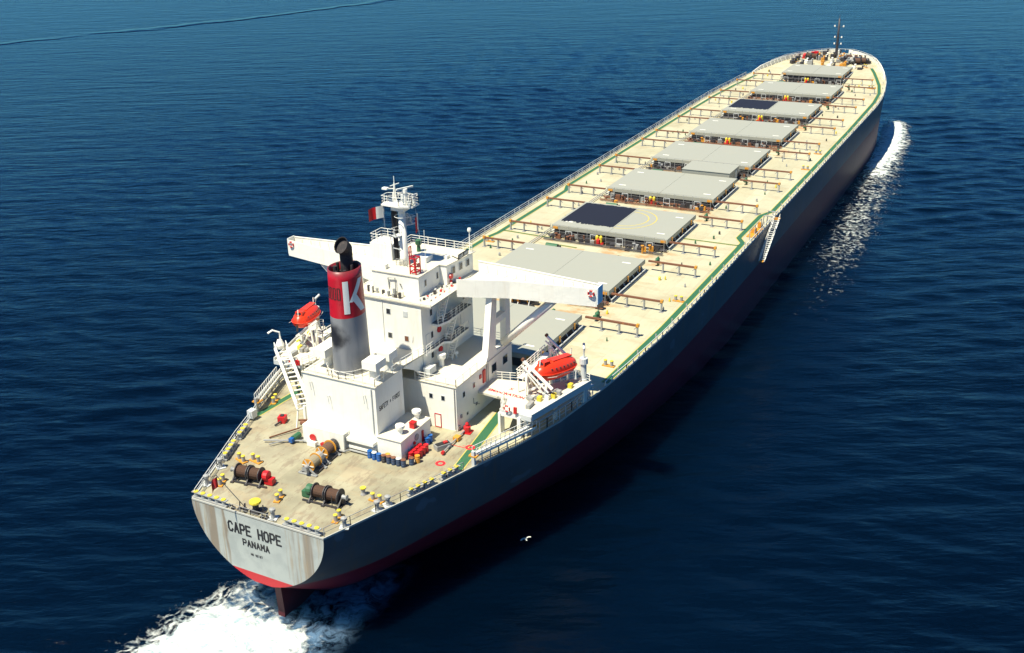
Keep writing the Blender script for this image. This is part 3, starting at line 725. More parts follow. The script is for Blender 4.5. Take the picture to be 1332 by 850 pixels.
mb = MB(); mb.box((-12.9, -9.95, 3.5), (-12.3, -9.803, 5.2)); mb.box((-13.7, -9.92, 4.4), (-13.3, -9.803, 4.9)); sp('fire_cabinet', mb, RED, low)
# pylon carrying the starboard wing (and its twin to port)
for s in (-1, 1):
    y0, y1 = s*9.82, s*9.0
    mb = MB()
    mb.yprism([(-12.6, 5.6), (-11.9, 5.9), (-11.4, 6.6), (-9.8, 14.3), (-8.65, 14.3), (-9.35, 7.0), (-9.0, 6.3), (-5.3, 6.3), (-5.3, 5.6)], y0, y1) # aft leg + foot
    mb.yprism([(-6.5, 6.302), (-5.302, 6.302), (-5.302, 14.3), (-6.5, 14.3)], y0+s*.002, y1-s*.002)
    mb.yprism([(-9.05, 9.75), (-6.48, 9.75), (-6.48, 10.6), (-8.98, 10.6)], y0-s*.003, y1+s*.003)
    mb.yprism([(-9.0, 13.4), (-6.48, 13.4), (-6.48, 14.25), (-8.9, 14.25)], y0-s*.003, y1+s*.003)
    py = sp('wing_pylon', mb, WHITE)
    mb = MB(); mb.tube([(-7.4, s*9.9, 6.7), (-7.6, s*17.4, 14.1)], .52, 14); sp('diagonal_strut', mb, WHITE, py, smooth=True)
for x, z in ((-9.9, 4.3), (-6.9, 4.2)): window(low, (x, -9.8, z), 1.15, 1.05, 'y-')

mb = MB(); mb.box((-17.4, -4.3, 5.78), (-5.0, 4.3, 14.45)); tower = sp('accommodation_tower', mb, WHITE)
for y, z, g in ((.3, 13.0, GLASS), (-2.1, 13.0, LIGHTGREY), (.25, 9.9, GLASS), (-2.1, 9.85, RUST)): window(tower, (-17.4, y, z), .5, .62, 'x-', pane=g)
for x, z in ((-15.2, 12.8), (-15.2, 9.9), (-15.3, 7.3), (-6.9, 12.6), (-7.2, 12.0)[:2]): window(tower, (x, -4.3, z), .42, .75, 'y-')
mb = MB(); mb.bar((-17.44, 1.1, 8.8), (-17.44, 1.1, 14.3), .05); mb.tube([(-17.46, -2.9, 9.5), (-17.5, -3.1, 10.4)], .03, 4); sp('wall_seam', mb, LIGHTGREY, tower)
mb = MB(); 
for x, z in ((-13.6, 10.0), (-13.5, 7.3)): mb.lathe((x, -4.3, z), [(.38, -.2), (.42, -.03)], 12, 'y')
sp('hose_reel', mb, RED, tower)
for x, z in ((-16.2, 9.45), (-12.0, 12.2), (-11.2, 9.4), (-12.4, 6.75), (-7.8, 9.4)): door(tower, (x, -4.3, z), 'y-')
# outside platforms and stairs on the starboard side
for s in (-1,):
    for i, (pts, z) in enumerate((([(-17.6, -4.31), (-17.6, -4.95), (-13.6, -4.95), (-13.1, -5.75), (-8.6, -5.75), (-8.6, -4.31)], 8.45), ([(-15.2, -4.31), (-15.2, -5.3), (-13.6, -5.75), (-7.8, -5.75), (-7.8, -4.31)], 11.35))):
        mb = MB(); mb.prism(pts[::-1], z-.28, z); pl = sp('side_platform', mb, WHITE, tower)
        mb = MB(); mb.prism([(x*1.0, y+.04 if y < -4.5 else y) for x, y in pts][::-1], z+.004, z+.02); sp('platform_floor', mb, GREYDECK, tower)
        mb = MB(); mb.rail([(x, y+.05, z) for x, y in pts[1:-1]], 1.0, 3, 1.0, .04); sp('platform_railing', mb, WHITE, tower)
def stairs(a, b, w, parent, n=9, r=.05, mat=WHITE, name='stair'):
    a, b = Vector(a), Vector(b); d = (b-a); side = Vector((-d.y, d.x, 0)).normalized()*w/2
    mb = MB()
    for s in (side, -side):
        mb.bar(a+s, b+s, .07, .2); mb.bar(a+s+Vector((0, 0, .9)), b+s+Vector((0, 0, .9)), r); mb.bar(a+s, a+s+Vector((0, 0, .9)), r); mb.bar(b+s, b+s+Vector((0, 0, .9)), r)
    for i in range(1, n): p = a.lerp(b, i/n); mb.bar(p-side, p+side, .22, .05)
    return sp(name, mb, mat, parent)
stairs((-12.9, -5.25, 5.8), (-11.0, -5.25, 8.45), .7, tower, 10); stairs((-13.0, -5.25, 8.5), (-11.2, -5.25, 11.35), .7, tower, 10); stairs((-14.3, -5.0, 11.4), (-12.5, -5.0, 14.4), .7, tower, 10)
# aft balcony link around casing (curved light bulwark)
mb = MB(); mb.prism([(-22.2, -4.0), (-17.5, -4.6), (-17.42, 4.0), (-22.2, 4.0)], 8.25, 8.45); lk = sp('link_deck', mb, TILE)
mb = MB(); mb.rail([(-22.1, -4.0, 8.45), (-17.6, -4.6, 8.45)], 1.0, 3, 1.2, .04); sp('railing', mb, WHITE, lk)
mb = MB(); mb.yprism([(-21.8, 8.2), (-17.5, 8.2), (-17.5, 5.8), (-18.2, 5.8), (-19.5, 7.0), (-20.6, 7.6)], -4.25, -4.15); sp('bracket_plate', mb, WHITE, lk)

# bridge deck with long wings
BD = [(-17.6, -5.8), (-11.5, -5.8), (-9.4, -12), (-7.6, -22.5), (-6.2, -22.5), (-4.6, -5)]
poly = BD+[(x, -y) for x, y in BD[::-1]]
mb = MB(); mb.prism(poly, 14.45, 14.62); bridge = sp('bridge_deck', mb, TILE)
def wall_strip(mb, pts, z0, z1, th):
    for a, b in zip(pts, pts[1:]):
        A, B = Vector((a[0], a[1], 0)), Vector((b[0], b[1], 0)); nn = Vector((-(B-A).y, (B-A).x, 0)).normalized()*th/2
        q = [A-nn, B-nn, B+nn, A+nn]; mb.quadmesh([(v.x, v.y, z0) for v in q]+[(v.x, v.y, z1) for v in q], [(3, 2, 1, 0), (4, 5, 6, 7), (0, 1, 5, 4), (1, 2, 6, 5), (2, 3, 7, 6), (3, 0, 4, 7)])
for s in (-1, 1):
    mb = MB(); wall_strip(mb, [(-11.6, s*5.9), (-9.45, s*12), (-7.65, s*22.55)], 13.75, 16.0, .09); wg = sp('wing_aft_bulwark', mb, WHITE, bridge)
    mb = MB(); wall_strip(mb, [(-7.65, s*22.6), (-6.15, s*22.6)], 14.0, 16.15, .09); sp('wing_end_bulwark', mb, paint('end_panel_skylit', (.82, .92, .97), .5, .05) if s < 0 else WHITE, bridge)  # starboard panel: skylight put into the colour, a bluer, brighter white than port
    mb = MB(); wall_strip(mb, [(-6.2, s*22.5), (-5.0, s*10.5), (-4.7, s*5.2)], 13.9, 15.95, .08)
    for i in range(12):
        y = 6.5+i*1.35; x = -4.8-(y-5.2)*.082; mb.bar((x-.5, s*y, 14.63), (x-.05, s*y, 15.8), .07, .09)
    mb.bar((-6.2, s*22.5, 16.0), (-5.0, s*10.5, 16.0), .2, .08); mb.bar((-5.0, s*10.5, 16.0), (-4.7, s*5.2, 16.0), .2, .08)
    sp('wing_forward_bulwark', mb, WHITE, bridge)
mb = MB()
for s in (-1, 1): mb.rail([(-17.5, s*5.7, 14.62), (-11.6, s*5.7, 14.62)], 1.0, 1, 3, .04) if s > 0 else None
mb.rail([(-17.5, 5.7, 14.62), (-17.5, -5.7, 14.62)], .25, 1, 1.5, .05); sp('deck_edge_rail', mb, WHITE, bridge)
mb = MB()
for i in range(16):
    x = -16.6+i*.52; y = -3.5-.08*i+rnd.uniform(-.4, .3); mb.m = (0, 2, 0, 1)[i % 4]; mb.box((x, y-.1, 14.62), (x+rnd.uniform(.15, .4), y+.12, 14.62+rnd.uniform(.15, .5)))
    if i % 2: mb.bar((x, -4.9, 14.68), (x+.45, -4.8, 14.68), .06)
sp('deck_gear', mb, [LIGHTGREY, RED, DARK], bridge)
# wheelhouse
mb = MB(); mb.prism([(-15.5, -3.0), (-10.6, -3.0), (-10.6, 3.6), (-15.5, 3.6)], 14.62, 17.1); wh = sp('wheelhouse', mb, WHITE)
mb = MB(); mb.prism([(-10.598, -4.0), (-4.9, -4.5), (-4.9, 4.5), (-10.598, 4.0)], 14.62, 17.1); sp('wheelhouse_front', mb, WHITE, wh)
mb = MB(); mb.prism([(-15.6, -3.1), (-10.7, -3.1), (-10.7, -4.1), (-4.6, -4.75), (-4.6, 4.75), (-10.7, 4.1), (-15.6, 3.7)], 17.1, 17.2); sp('wheelhouse_roof', mb, TILE, wh)
for x in (-9.2, -7.6, -6.1):
    y = -4.0-(x+10.6)*.5/5.7-.01; window(wh, (x, y-.03, 16.15), .62, .82, 'y-')
for x in (-14.0, -11.2): window(wh, (x, -3.0, 15.95), .34, .75, 'y-')
for i in range(8): window(wh, (-4.9, -3.6+i*1.03, 16.2), .8, .9, 'x+')
mb = MB(); mb.rail([(-10.6, 4.3, 17.2), (-4.8, 4.6, 17.2), (-4.8, -4.4, 17.2)], 1.0, 3, 1.3, .045); sp('roof_railing', mb, WHITE, wh)
mb = MB(); mb.lathe((-9.95, -4.1, 15.6), [(.34, -.25), (.38, -.05)], 12, 'y'); mb.box((-10.1, -4.3, 14.7), (-9.8, -4.1, 15.1)); sp('hose_reel', mb, RED, wh)
mb = MB(); mb.box((-8.5, -4.60, 17.35), (-6.1, -4.5, 17.95)); mb.bar((-8.4, -4.4, 17.2), (-8.4, -4.5, 17.9), .08); mb.bar((-6.2, -4.4, 17.2), (-6.2, -4.5, 17.9), .08); mb.bar((-9.6, -4.3, 18.1), (-8.5, -4.5, 17.4), .1); nb = sp('name_board', mb, BLACK, wh)
letters('board_lettering', 'CAPE HOPE', (-7.3, -4.6, 17.65), (1, 0, 0), NYs, .16, .34, .245, .06, WHITE, wh)
# little house on the roof to port, red cage, green searchlight, panels
mb = MB(); mb.box((-11.8, 3.0, 17.2), (-9.2, 6.2, 19.2)); rh = sp('roof_house', mb, WHITE)
rh2 = MB(); rh2.rail([(-11.7, 3.1, 19.2), (-11.7, 6.1, 19.2), (-9.3, 6.1, 19.2), (-9.3, 3.1, 19.2)], 1.1, 3, 1.0, .045, True); sp('railing', rh2, WHITE, rh)
mb = MB(); mb.box((-11.0, 2.9, 18.1), (-10.8, 3.0, 18.3)); mb.box((-10.2, 2.9, 18.4), (-10.0, 3.0, 18.6)); sp('wall_lamp', mb, DARK, rh)
mb = MB()
for x in (-15.0, -14.0):
    for y in (-2.4, -1.6): mb.bar((x, y, 17.2), (x, y, 19.2), .12)
for z in (17.5, 18.2, 19.2):
    mb.bar((-15, -2.4, z), (-14, -2.4, z), .12); mb.bar((-15, -1.6, z), (-14, -1.6, z), .1); mb.bar((-15, -2.4, z), (-15, -1.6, z), .12); mb.bar((-14, -2.4, z), (-14, -1.6, z), .12)
mb.bar((-15.0, -1.6, 19.2), (-15.0, -1.6, 20.6), .1); mb.bar((-14.6, -1.6, 19.2), (-14.6, -1.6, 20.6), .1); mb.bar((-15, -1.6, 20.6), (-14.6, -1.6, 20.6), .1); mb.lathe((-14.5, -2.45, 18.3), [(.3, -.08), (.3, 0)], 10, 'y')
sp('red_ladder_cage', mb, RED, wh)
mb = MB(); mb.lathe((-7.5, 1.8, 17.2), [(.28, 0), (.22, .8), (.42, 1.0), (.42, 1.5), (.2, 1.6)], 10); sp('signal_lamp', mb, GREEN, wh)
mb = MB(); mb.bar((-13.7, -3.0, 17.2), (-13.7, -3.0, 22.5), .05); mb.bar((-5.2, -4.3, 17.2), (-5.2, -4.3, 20), .09); mb.lathe((-5.2, -4.3, 19.9), [(.2, 0), (.26, .2), (.2, .45)], 8); mb.bar((-16.5, 4.6, 14.6), (-16.5, 4.6, 17.2), .06); sp('whip_antenna', mb, WHITE, wh)
mb = MB(); mb.box((-11.0, -1.4, 17.2), (-9.4, .2, 17.9)); mb.box((-8.7, -3.0, 17.2), (-8.0, -2.5, 17.6)); mb.box((-14.9, 2.0, 17.2), (-14.2, 2.8, 17.8)); sp('roof_locker', mb, WHITE, wh)
mb = MB()
for i in range(18):
    x, y = -17.0+rnd.random()*1.0, rnd.uniform(-1.5, 3.6); mb.m = i % 3; mb.box((x, y, 14.62), (x+.25, y+.3, 14.62+rnd.uniform(.2, .9)))
mb.m = 0; mb.tube([(-15.52, 1.2, 15.1), (-15.7, 1.2, 16.6), (-15.7, .2, 16.7), (-15.7, .2, 14.7)], .07, 5); mb.tube([(-15.52, -.4, 15.9), (-15.8, -.5, 16.1)], .1, 5)
sp('aft_deck_gear', mb, [STEEL, WHITE, DARK], bridge)
for i in range(14):
    pass
# radar mast
MX, MY = -12.2, .95
def msp(name, mb, *a, **k):
    k_ = 1 if name == 'radar_mast' else .76; mb.v = [(MX+(p[0]-MX)*k_, MY+(p[1]-MY)*k_, 17.2+(p[2]-17.2)*.85) for p in mb.v]; return sp(name, mb, *a, **k)
mb = MB(); mb.lathe((MX, MY, 17.2), [(.72, 0), (.5, 1.2), (.42, 8.9)], 14); mast = msp('radar_mast', mb, WHITE, smooth=True)
mb = MB(); mb.prism([(MX-1.4, MY+2.9), (MX-1.7, MY-.6), (MX-.8, MY-2.6), (MX+1.2, MY-2.6), (MX+1.6, MY+.4), (MX+.4, MY+2.9)], 26.0, 26.25)
mb.prism([(MX-.9, MY+1.4), (MX-1.0, MY-1.0), (MX+.9, MY-1.0), (MX+.9, MY+1.4)], 25.3, 26.0); msp('radar_platform', mb, WHITE, mast)
mb = MB(); mb.rail([(MX-1.35, MY+2.8, 26.25), (MX-1.6, MY-.6, 26.25), (MX-.75, MY-2.5, 26.25), (MX+1.1, MY-2.5, 26.25), (MX+1.5, MY+.4, 26.25), (MX+.4, MY+2.8, 26.25)], 1.2, 3, 1.0, .05, True); msp('platform_railing', mb, WHITE, mast)
mb = MB()
for dx, dy in ((-.3, 1.3), (.3, 1.3), (0, .8)): mb.bar((MX+dx, MY+dy, 26.25), (MX, MY+1.1, 29.2), .12)
mb.bar((MX, MY+1.1, 29.0), (MX, MY+1.1, 30.1), .08); mb.bar((MX, MY+.2, 29.2), (MX, MY+1.9, 28.6), .1); mb.bar((MX-.5, MY+2.4, 28.3), (MX, MY+1.1, 28.3), .12); mb.box((MX-.9, MY+2.0, 28.2), (MX-.2, MY+2.9, 28.45)); mb.bar((MX, MY+.6, 27.6), (MX, MY-1.8, 27.7), .08)
msp('topmast', mb, WHITE, mast)
mb = MB(); mb.lathe((MX-.3, MY-1.0, 26.25), [(.35, 0), (.3, 1.7), (.45, 1.75), (.4, 2.3)], 10); mb.bar((MX-1.7, MY-.35, 28.65), (MX+1.1, MY-1.65, 28.65), .24, .22); msp('radar_scanner', mb, WHITE, mast)
mb = MB(); mb.bar((MX-.3, MY-2.2, 27.7), (MX+.6, MY-2.7, 27.8), .18, .15); mb.lathe((MX+.2, MY-2.3, 26.25), [(.25, 0), (.2, 1.4)], 8)
for i in range(12): a, b = rnd.uniform(-1.2, 1), rnd.uniform(-2.3, .4); mb.box((MX+a, MY+b, 26.25), (MX+a+.3, MY+b+.3, 26.25+rnd.uniform(.3, 1.3)))
msp('platform_equipment', mb, LIGHTGREY, mast)
mb = MB()
for z in np.arange(18.5, 25.5, .42): mb.bar((MX+.55, MY-.1, z), (MX+.55, MY+.4, z), .05)
mb.torus((MX, MY, 24.4), 1.2, .05, 'z', 14, 4); mb.prism([(MX-.2, MY-.3), (MX+1.9, MY-1.3), (MX+2.3, MY-.2), (MX+.6, MY+.9)], 22.9, 23.05); mb.rail([(MX-.2, MY-.3, 23.05), (MX+1.9, MY-1.3, 23.05), (MX+2.3, MY-.2, 23.05), (MX+.6, MY+.9, 23.05)], 1.0, 2, .8, .05, True)
mb.prism([(MX-1.6, MY+.3), (MX-.2, MY-.3), (MX+.2, MY+1.1), (MX-1.0, MY+1.5)], 21.5, 21.65); mb.rail([(MX-1.6, MY+.3, 21.65), (MX-.2, MY-.3, 21.65), (MX+.2, MY+1.1, 21.65), (MX-1.0, MY+1.5, 21.65)], 1.0, 2, .8, .05, True)
for i in range(8): a, b = rnd.uniform(.3, 1.8), rnd.uniform(-.8, .3); mb.box((MX+a, MY+b, 23.05), (MX+a+.3, MY+b+.3, 23.6+rnd.random()))
mb.bar((MX, MY, 20.2), (MX+1.0, MY-1.6, 20.5), .12); mb.bar((MX-.6, MY, 19.5), (MX-.6, MY+1.6, 19.6), .1)
msp('mast_ladder', mb, LIGHTGREY, mast)
mb = MB()
for y, x in ((MY+2.3, MX+.9), (MY+1.9, MX+1.2), (MY+2.1, MX+1.0)): mb.bar((x, y, 17.3), (x-.1, y, 26.0), .22)
mb.box((MX+.7, MY+1.7, 21.4), (MX+1.3, MY+2.5, 24.5)); msp('dark_signal_pole', mb, BLACK, mast)
mb = MB(); mb.torus((MX-.6, MY-.9, 17.9), .01, .01); mb.rail([(MX-1.1, MY-1.2, 17.2), (MX-1.1, MY+.9, 17.2)], 1.0, 2, .7, .05); msp('mast_guard', mb, STEEL, mast)
mb = MB()
for a in ((MX-.9, MY+3.9), (MX+1.0, MY-3.0), (MX-1.2, MY+2.8)): mb.bar((a[0], a[1], 17.3), (MX+.2 if a[1] < 0 else MX-.8, MY+(2.7 if a[1] > 0 else -2.4), 26.2), .025)
msp('halyard', mb, LIGHTGREY, mast)

def flag(name, label, at, d, w, h, colors, sag=0.15):
    mb = MB(); n = 10; d = Vector(d).normalized(); side = Vector((-d.y, d.x, 0)).normalized(); vs = []
    for i in range(n+1):
        t = i/n; off = side*math.sin(t*7)*.13*t
        for j in range(5): p = Vector(at)+d*w*t+off+Vector((0, 0, h*j/4-sag*w*t*t)); vs.append(p-side*.012); 
    for i in range(n):
        mb.m = 0 if i < n/2 else 1
        for j in range(4): a = i*5+j; mb.f.append((a, a+1, a+6, a+5)); mb.mi.append(mb.m)
    mb.v = [tuple(p) for p in vs]
    k = len(mb.v); mb.v += [tuple(Vector(p)+side*.02) for p in vs]; mb.f += [tuple(i+k for i in f[::-1]) for f in mb.f[:]]; mb.mi += mb.mi[:]
    o = build(name, mb, colors, None, origin=at, loc=at); return tag(o, label, 'flag')
flag('flag', 'red and white pilot flag streaming to port of the radar mast', (MX-.75, MY+2.1, 23.1), (-.9, .75, 0), 1.9, 1.5, [FLAGWHITE, RED])
flag('flag', 'red and white flag hanging limp to starboard of the radar mast', (MX+.4, MY-2.0, 21.8), (.5, .55, 0), 1.0, 2.0, [FLAGWHITE, RED], .9)
# stern flagstaff
mb = MB(); mb.bar((-43.4, 2.7, 0), (-46.4, 3.2, 5.4), .07); sp('stern_flagstaff', mb, STEEL)
flag('flag', 'small dark red flag drooping from the stern flagstaff', (-46.2, 3.2, 3.8), (-.5, .3, 0), .7, 1.2, [RED, RED], .8)

# things on the boat deck
MU2 = mushroom(1.7, .62); MU2.location = Vector((-14.8, -5.2, 5.78))-SHIP
mb = MB(); mb.box((-18.2, -5.6, 6.0), (-16.7, -4.7, 6.8)); mb.box((-18.0, -5.4, 5.78), (-16.9, -4.9, 6.0)); lk_ = sp('boat_deck_locker', mb, LIGHTGREY)
mb = MB(); mb.lathe((-12.0, -5.7, 5.78), [(.12, 0), (.12, .5), (.3, .55), (.25, .85)], 8); sp('air_pipe', mb, WHITE)
mb = MB(); mb.tube([(-19.0, -4.4, 5.9), (-17.9, -4.5, 5.9)], .1, 5); mb.tube([(-19.1, -5.0, 5.9), (-16.9, -6.2, 5.9)], .06, 5); sp('deck_pipe', mb, STEEL)

# ------------------------------------------------------------------ lifeboat platforms at first deck
LETTERS = paint('red_lettering', (.75, .02, .03), .5, .05)
def boat_platform(s):
    Y = lambda y: -s*y          # s = 1 starboard, mirrored to port
    mb = MB()
    pts = [(-14.2, -9.82), (-14.6, -13.6), (-17.2, -14.4), (-17.6, -18.7), (-6.3, -21.3), (-5.3, -19.4), (-9.3, -16.6), (-9.3, -14.6), (-10.3, -9.82)]
    P = [(x, -y*s if s < 0 else y) for x, y in pts]
    P = [(x, y if s > 0 else -y) for x, y in pts]
    mb.prism(P if s < 0 else P[::-1], 2.72, 3.0)
    pf = sp('boat_platform', mb, TILE)
    mb = MB(); w = [(-17.6, -18.7), (-6.3, -21.3)]; w = [(x, y if s > 0 else -y) for x, y in w]; wall_strip(mb, w, 2.5, 3.35, .12)
    wall_strip(mb, [(-17.66, w[0][1]), (-17.26, (-14.4 if s > 0 else 14.4))], 2.5, 3.1, .12); sp('platform_fascia', mb, LIGHTGREY, pf)
    sg = 1 if s > 0 else -1
    mb = MB()
    for x, y in ((-17.0, -14.6), (-16.9, -17.6), (-6.3, -20.3), (-6.4, -17.6), (-11.6, -19.0)):
        r = .35 if (x, y) != (-6.3, -20.3) else .42
        mb.box((x-r/2, sg*y-r/2*sg, 0), (x+r/2, sg*y+r/2*sg, 2.72))
    sp('platform_column', mb, WHITE, pf)
    mb = MB()
    for a in ([(-10.35, -10.0), (-9.5, -13.0)], [(-9.5, -13.6), (-9.4, -15.0)], [(-14.7, -12.6), (-15.0, -13.8), (-17.1, -14.5)], [(-9.2, -16.8), (-5.5, -19.5)]):
        mb.rail([(x, sg*y, 3.0) for x, y in a], 1.0, 3, .9, .045)
    mb.rail([(-5.5, sg*-19.5, 3.0), (-6.2, sg*-21.1, 3.0)], 1.0, 3, .9, .045); sp('platform_railing', mb, WHITE, pf)
    # davit arms: inboard post, sloping trackway over the boat
    for x in (-12.3, -4.6):
        mb = MB(); yo = -15.6 if x < -8 else -15.1
        mb.bar((x, sg*yo, 3.0 if x < -8 else .0), (x, sg*(yo+.1), 6.6), .34, .34); mb.bar((x, sg*(yo+.5), 7.3), (x, sg*(yo-3.3), 4.3), .28, .28); mb.bar((x-.5, sg*(yo+.5), 6.9), (x-.5, sg*(yo-3.0), 4.0), .14, .14)
        mb.bar((x, sg*(yo-2.2), 3.0 if x < -8 else -.2), (x, sg*(yo-2.6), 4.9), .3, .35); mb.bar((x, sg*yo, 3.4), (x, sg*(yo-2.2), 4.8), .22); mb.bar((x, sg*yo, 6.2), (x+1.6, sg*yo, 3.1), .14)
        mb.bar((x-.6, sg*yo, 3.0), (x-.6, sg*(yo-.3), 6.0), .2); mb.bar((x-.6, sg*(yo-.3), 6), (x, sg*(yo-2.4), 3.2), .16)
        dv = sp('davit', mb, WHITE, pf); 
        b = MB(); b.lathe((x, sg*(yo+.55), 7.45), [(.2, -.16), (.2, .16)], 10, 'x'); sp('davit_sheave', b, RUST, dv)
    mb = MB(); yo = -15.0; mb.prism([(-12.6, sg*-15.2), (-12.6, sg*-14.3), (-4.6, sg*-14.3), (-4.6, sg*-15.2)][::sg], 5.0, 5.1)
    mb.rail([(-12.6, sg*-14.3, 5.1), (-4.6, sg*-14.3, 5.1)], 1.0, 3, 1.0, .05); mb.rail([(-12.6, sg*-15.2, 5.1), (-12.6, sg*-14.3, 5.1)], 1.0, 3, 1.0, .05)
    for x in (-12.4, -9.6, -7.0, -4.8): mb.bar((x, sg*-14.4, 3.0 if x < -9 else 0), (x, sg*-14.4, 5.0), .14)
    for i in range(6): mb.bar((-9.2, sg*(-14.5-.0), 3.2+i*.3), (-8.8, sg*-14.5, 3.2+i*.3), .06)
    sp('boarding_gantry', mb, WHITE, pf)
    mb = MB()
    for x, y, m_ in ((-11.9, -18.9, 1), (-10.9, -19.1, 0), (-13.3, -17.7, 1), (-8.6, -19.6, 1), (-12.6, -18.4, 2), (-13.9, -16.9, 0)):
        mb.m = m_; mb.box((x-.3, sg*y-.25, 3.0), (x+.3, sg*y+.25, 3.55)); mb.m = 0; mb.lathe((x+.3, sg*(y+.5), 3.3), [(.25, -.3), (.25, .3)], 8, 'x')
    mb.m = 0; mb.box((-15.9, sg*-17.6, 3.0), (-14.5, sg*-17.1, 3.5)); mb.m = 1; mb.box((-9.9, sg*-15.4, 3.0), (-9.5, sg*-15.0, 3.3))
    sp('boat_winch', mb, [STEEL, YELLOW, WHITE], pf)
    # deck crane post with lamp arm at the forward outboard corner
    mb = MB(); cx, cyy = (-6.0, -20.2)
    mb.lathe((cx, sg*cyy, 0), [(.45, 0), (.45, 3.2), (.38, 3.3), (.36, 5.2), (.55, 5.3), (.5, 6.0)], 12); mb.tube([(cx, sg*cyy, 6.0), (cx+.1, sg*cyy, 7.2), (cx+.7, sg*(cyy+.3), 7.6)], .16, 8); mb.tube([(cx-.3, sg*(cyy+.3), 3.8), (cx-1.2, sg*(cyy+.5), 4.8), (cx-1.3, sg*(cyy+.5), 3.6)], .14, 6)
    sp('stores_davit', mb, LIGHTGREY, pf); return pf
pf_s = boat_platform(1); pf_p = boat_platform(-1)
stext('platform_notice', 'EMBARKATION', .74, (-13.4, -13.3, 3.012), (0, 0, R(-94)), LETTERS, pf_s, bold=.03, ext=.003)
stext('platform_mark', 'X', .6, (-12.0, -13.3, 3.012), (0, 0, R(-94)), LETTERS, pf_s, bold=.03, ext=.003)
# open arch of white plate under the aft edge
for s in (-1,):
    mb = MB(); wall_strip(mb, [(-17.5, s*14.35), (-17.55, s*18.6)], 2.35, 2.74, .1); mb.bar((-17.5, s*14.5, 0), (-17.5, s*14.5, 2.7), .3); mb.bar((-17.5, s*17.1, 0), (-17.5, s*17.1, 2.7), .45); sp('support_frame', mb, WHITE, pf_s)

# lifeboats
def lifeboat(label, loc):
    L, W, H = 7.5, 2.9, 2.6
    t = thing('lifeboat', label, 'lifeboat', loc, 0, None)
    def loft(zs, wid, n=22):
        vs, fs = [], []; m = 17
        for i in range(n+1):
            u = -1+2*i/n; x = L/2*u; e = max(0, 1-abs(u)**(3.0 if u < 0 else 2.4))**.5
            for j in range(m):
                q = math.pi*j/(m-1); vs.append((x, wid*e*math.cos(q)/2, zs*math.sin(q)*(e**.8)*(1 if zs > 0 else (.75+.25*e))))
        for i in range(n):
            for j in range(m-1): a = i*m+j; fs.append((a, a+1, a+m+1, a+m) if zs < 0 else (a, a+m, a+m+1, a+1))
        return vs, fs
    mb = MB(); mb.quadmesh(*loft(-1.25, W)); build('hull', mb, ORANGE, t, smooth=True)
    mb = MB(); mb.quadmesh(*loft(1.25, W*.93)); cp_ = build('canopy', mb, ORANGE, t, smooth=True)
    mb = MB(); mb.box((-2.9, -.5, .8), (-1.8, .5, 1.42)); mb.prism([(-1.2, -.5), (2.6, -.4), (2.6, .4), (-1.2, .5)], 1.15, 1.3); build('steering_cockpit', mb, ORANGE, t)
    mb = MB(); ps = []
    for i in range(33):
        a = 2*math.pi*i/32; u = math.cos(a); v = math.sin(a); x = L/2*.995*u; e = max(0, 1-abs(u)**(3.0 if u < 0 else 2.4))**.5; ps.append((x, (W/2+.04)*e*(1 if v > 0 else -1), 0))
    mb.tube(ps, .08, 5); build('fender', mb, ORANGE, t)
    mb = MB()
    for s in (1, -1):
        for i in range(7): x = -2.1+i*.72; mb.lathe((x, s*(W*.425*(1-(abs(x)/4.2)**3)), .55), [(.1, -.08), (.1, .08)], 8, 'y')
    mb.box((-2.93, -.35, 1.0), (-2.88, .35, 1.3)); build('porthole', mb, DARK, t)
    mb = MB(); 
    for s in (1, -1): mb.tube([(-3.2, s*1.42, -.15), (-1.6, s*1.5, -.35), (0, s*1.52, -.15), (1.6, s*1.5, -.35), (3.0, s*1.36, -.15)], .03, 4)
    mb.bar((-3.1, 0, .8), (-3.1, 0, 1.8), .1); mb.bar((2.9, 0, .8), (2.9, 0, 1.9), .1); build('hook_gear', mb, WHITE, t)
    mb = MB(); mb.box((-4.0, -.05, -1.2), (-3.5, .05, -.2)); build('rudder', mb, DARK, t)
    return t
lb = lifeboat('orange enclosed lifeboat under white davits on the starboard side of the ship', (-8.6, -17.6, 5.25))
lb2 = dup(lb, None, (-10.4, 18.4, 6.6), label='orange enclosed lifeboat in davits on the port side beyond the funnel')
lb2.scale = (.86, .95, .95)
lb.rotation_euler = (0, R(8), R(-14)); lb2.rotation_euler = (0, R(4), R(14))
for o in (lb, lb2): o['group'] = 'lifeboats in the davits'

# life rings
def ring_buoy(label, loc, axis, tilt=0):
    mb = MB(); mb.torus((0, 0, 0), .36, .1, axis, 16, 6); t = build('life_ring', mb, RED, None, loc=loc, smooth=True)
    b = MB()
    for k in range(4):
        a = math.pi/4+k*math.pi/2; u, v = .36*math.cos(a), .36*math.sin(a); p = {'x': (0, u, v), 'y': (v, 0, u), 'z': (u, v, 0)}[axis]; s = .115
        b.lathe(p, [(.01, -s), (s, -s*.6), (s, s*.6), (.01, s)], 8, axis)
    build('white_band', b, WHITE, t); return tag(t, label, 'life ring', 'life rings on the rails')
ring_buoy('red and white life ring at the outer end of the starboard bridge wing', (-7.95, -21.9, 15.4), 'x')
ring_buoy('red and white life ring at the outer end of the port bridge wing', (-7.95, 21.8, 15.5), 'x')
ring_buoy('red and white life ring on the aft rail of the starboard lifeboat platform', (-17.75, -15.6, 3.55), 'x')
ring_buoy('red and white life ring on the aft rail of the port lifeboat platform', (-17.85, 15.6, 3.55), 'x')
mb = MB(); mb.box((-17.85, -16.9, 3.15), (-17.65, -16.5, 3.95)); tag(build('lifejacket_box', mb, RED, None, origin=(-17.75, -16.7, 3.15), loc=(-17.75, -16.7, 3.15)), 'red upright box beside the life ring on the starboard lifeboat platform', 'box')
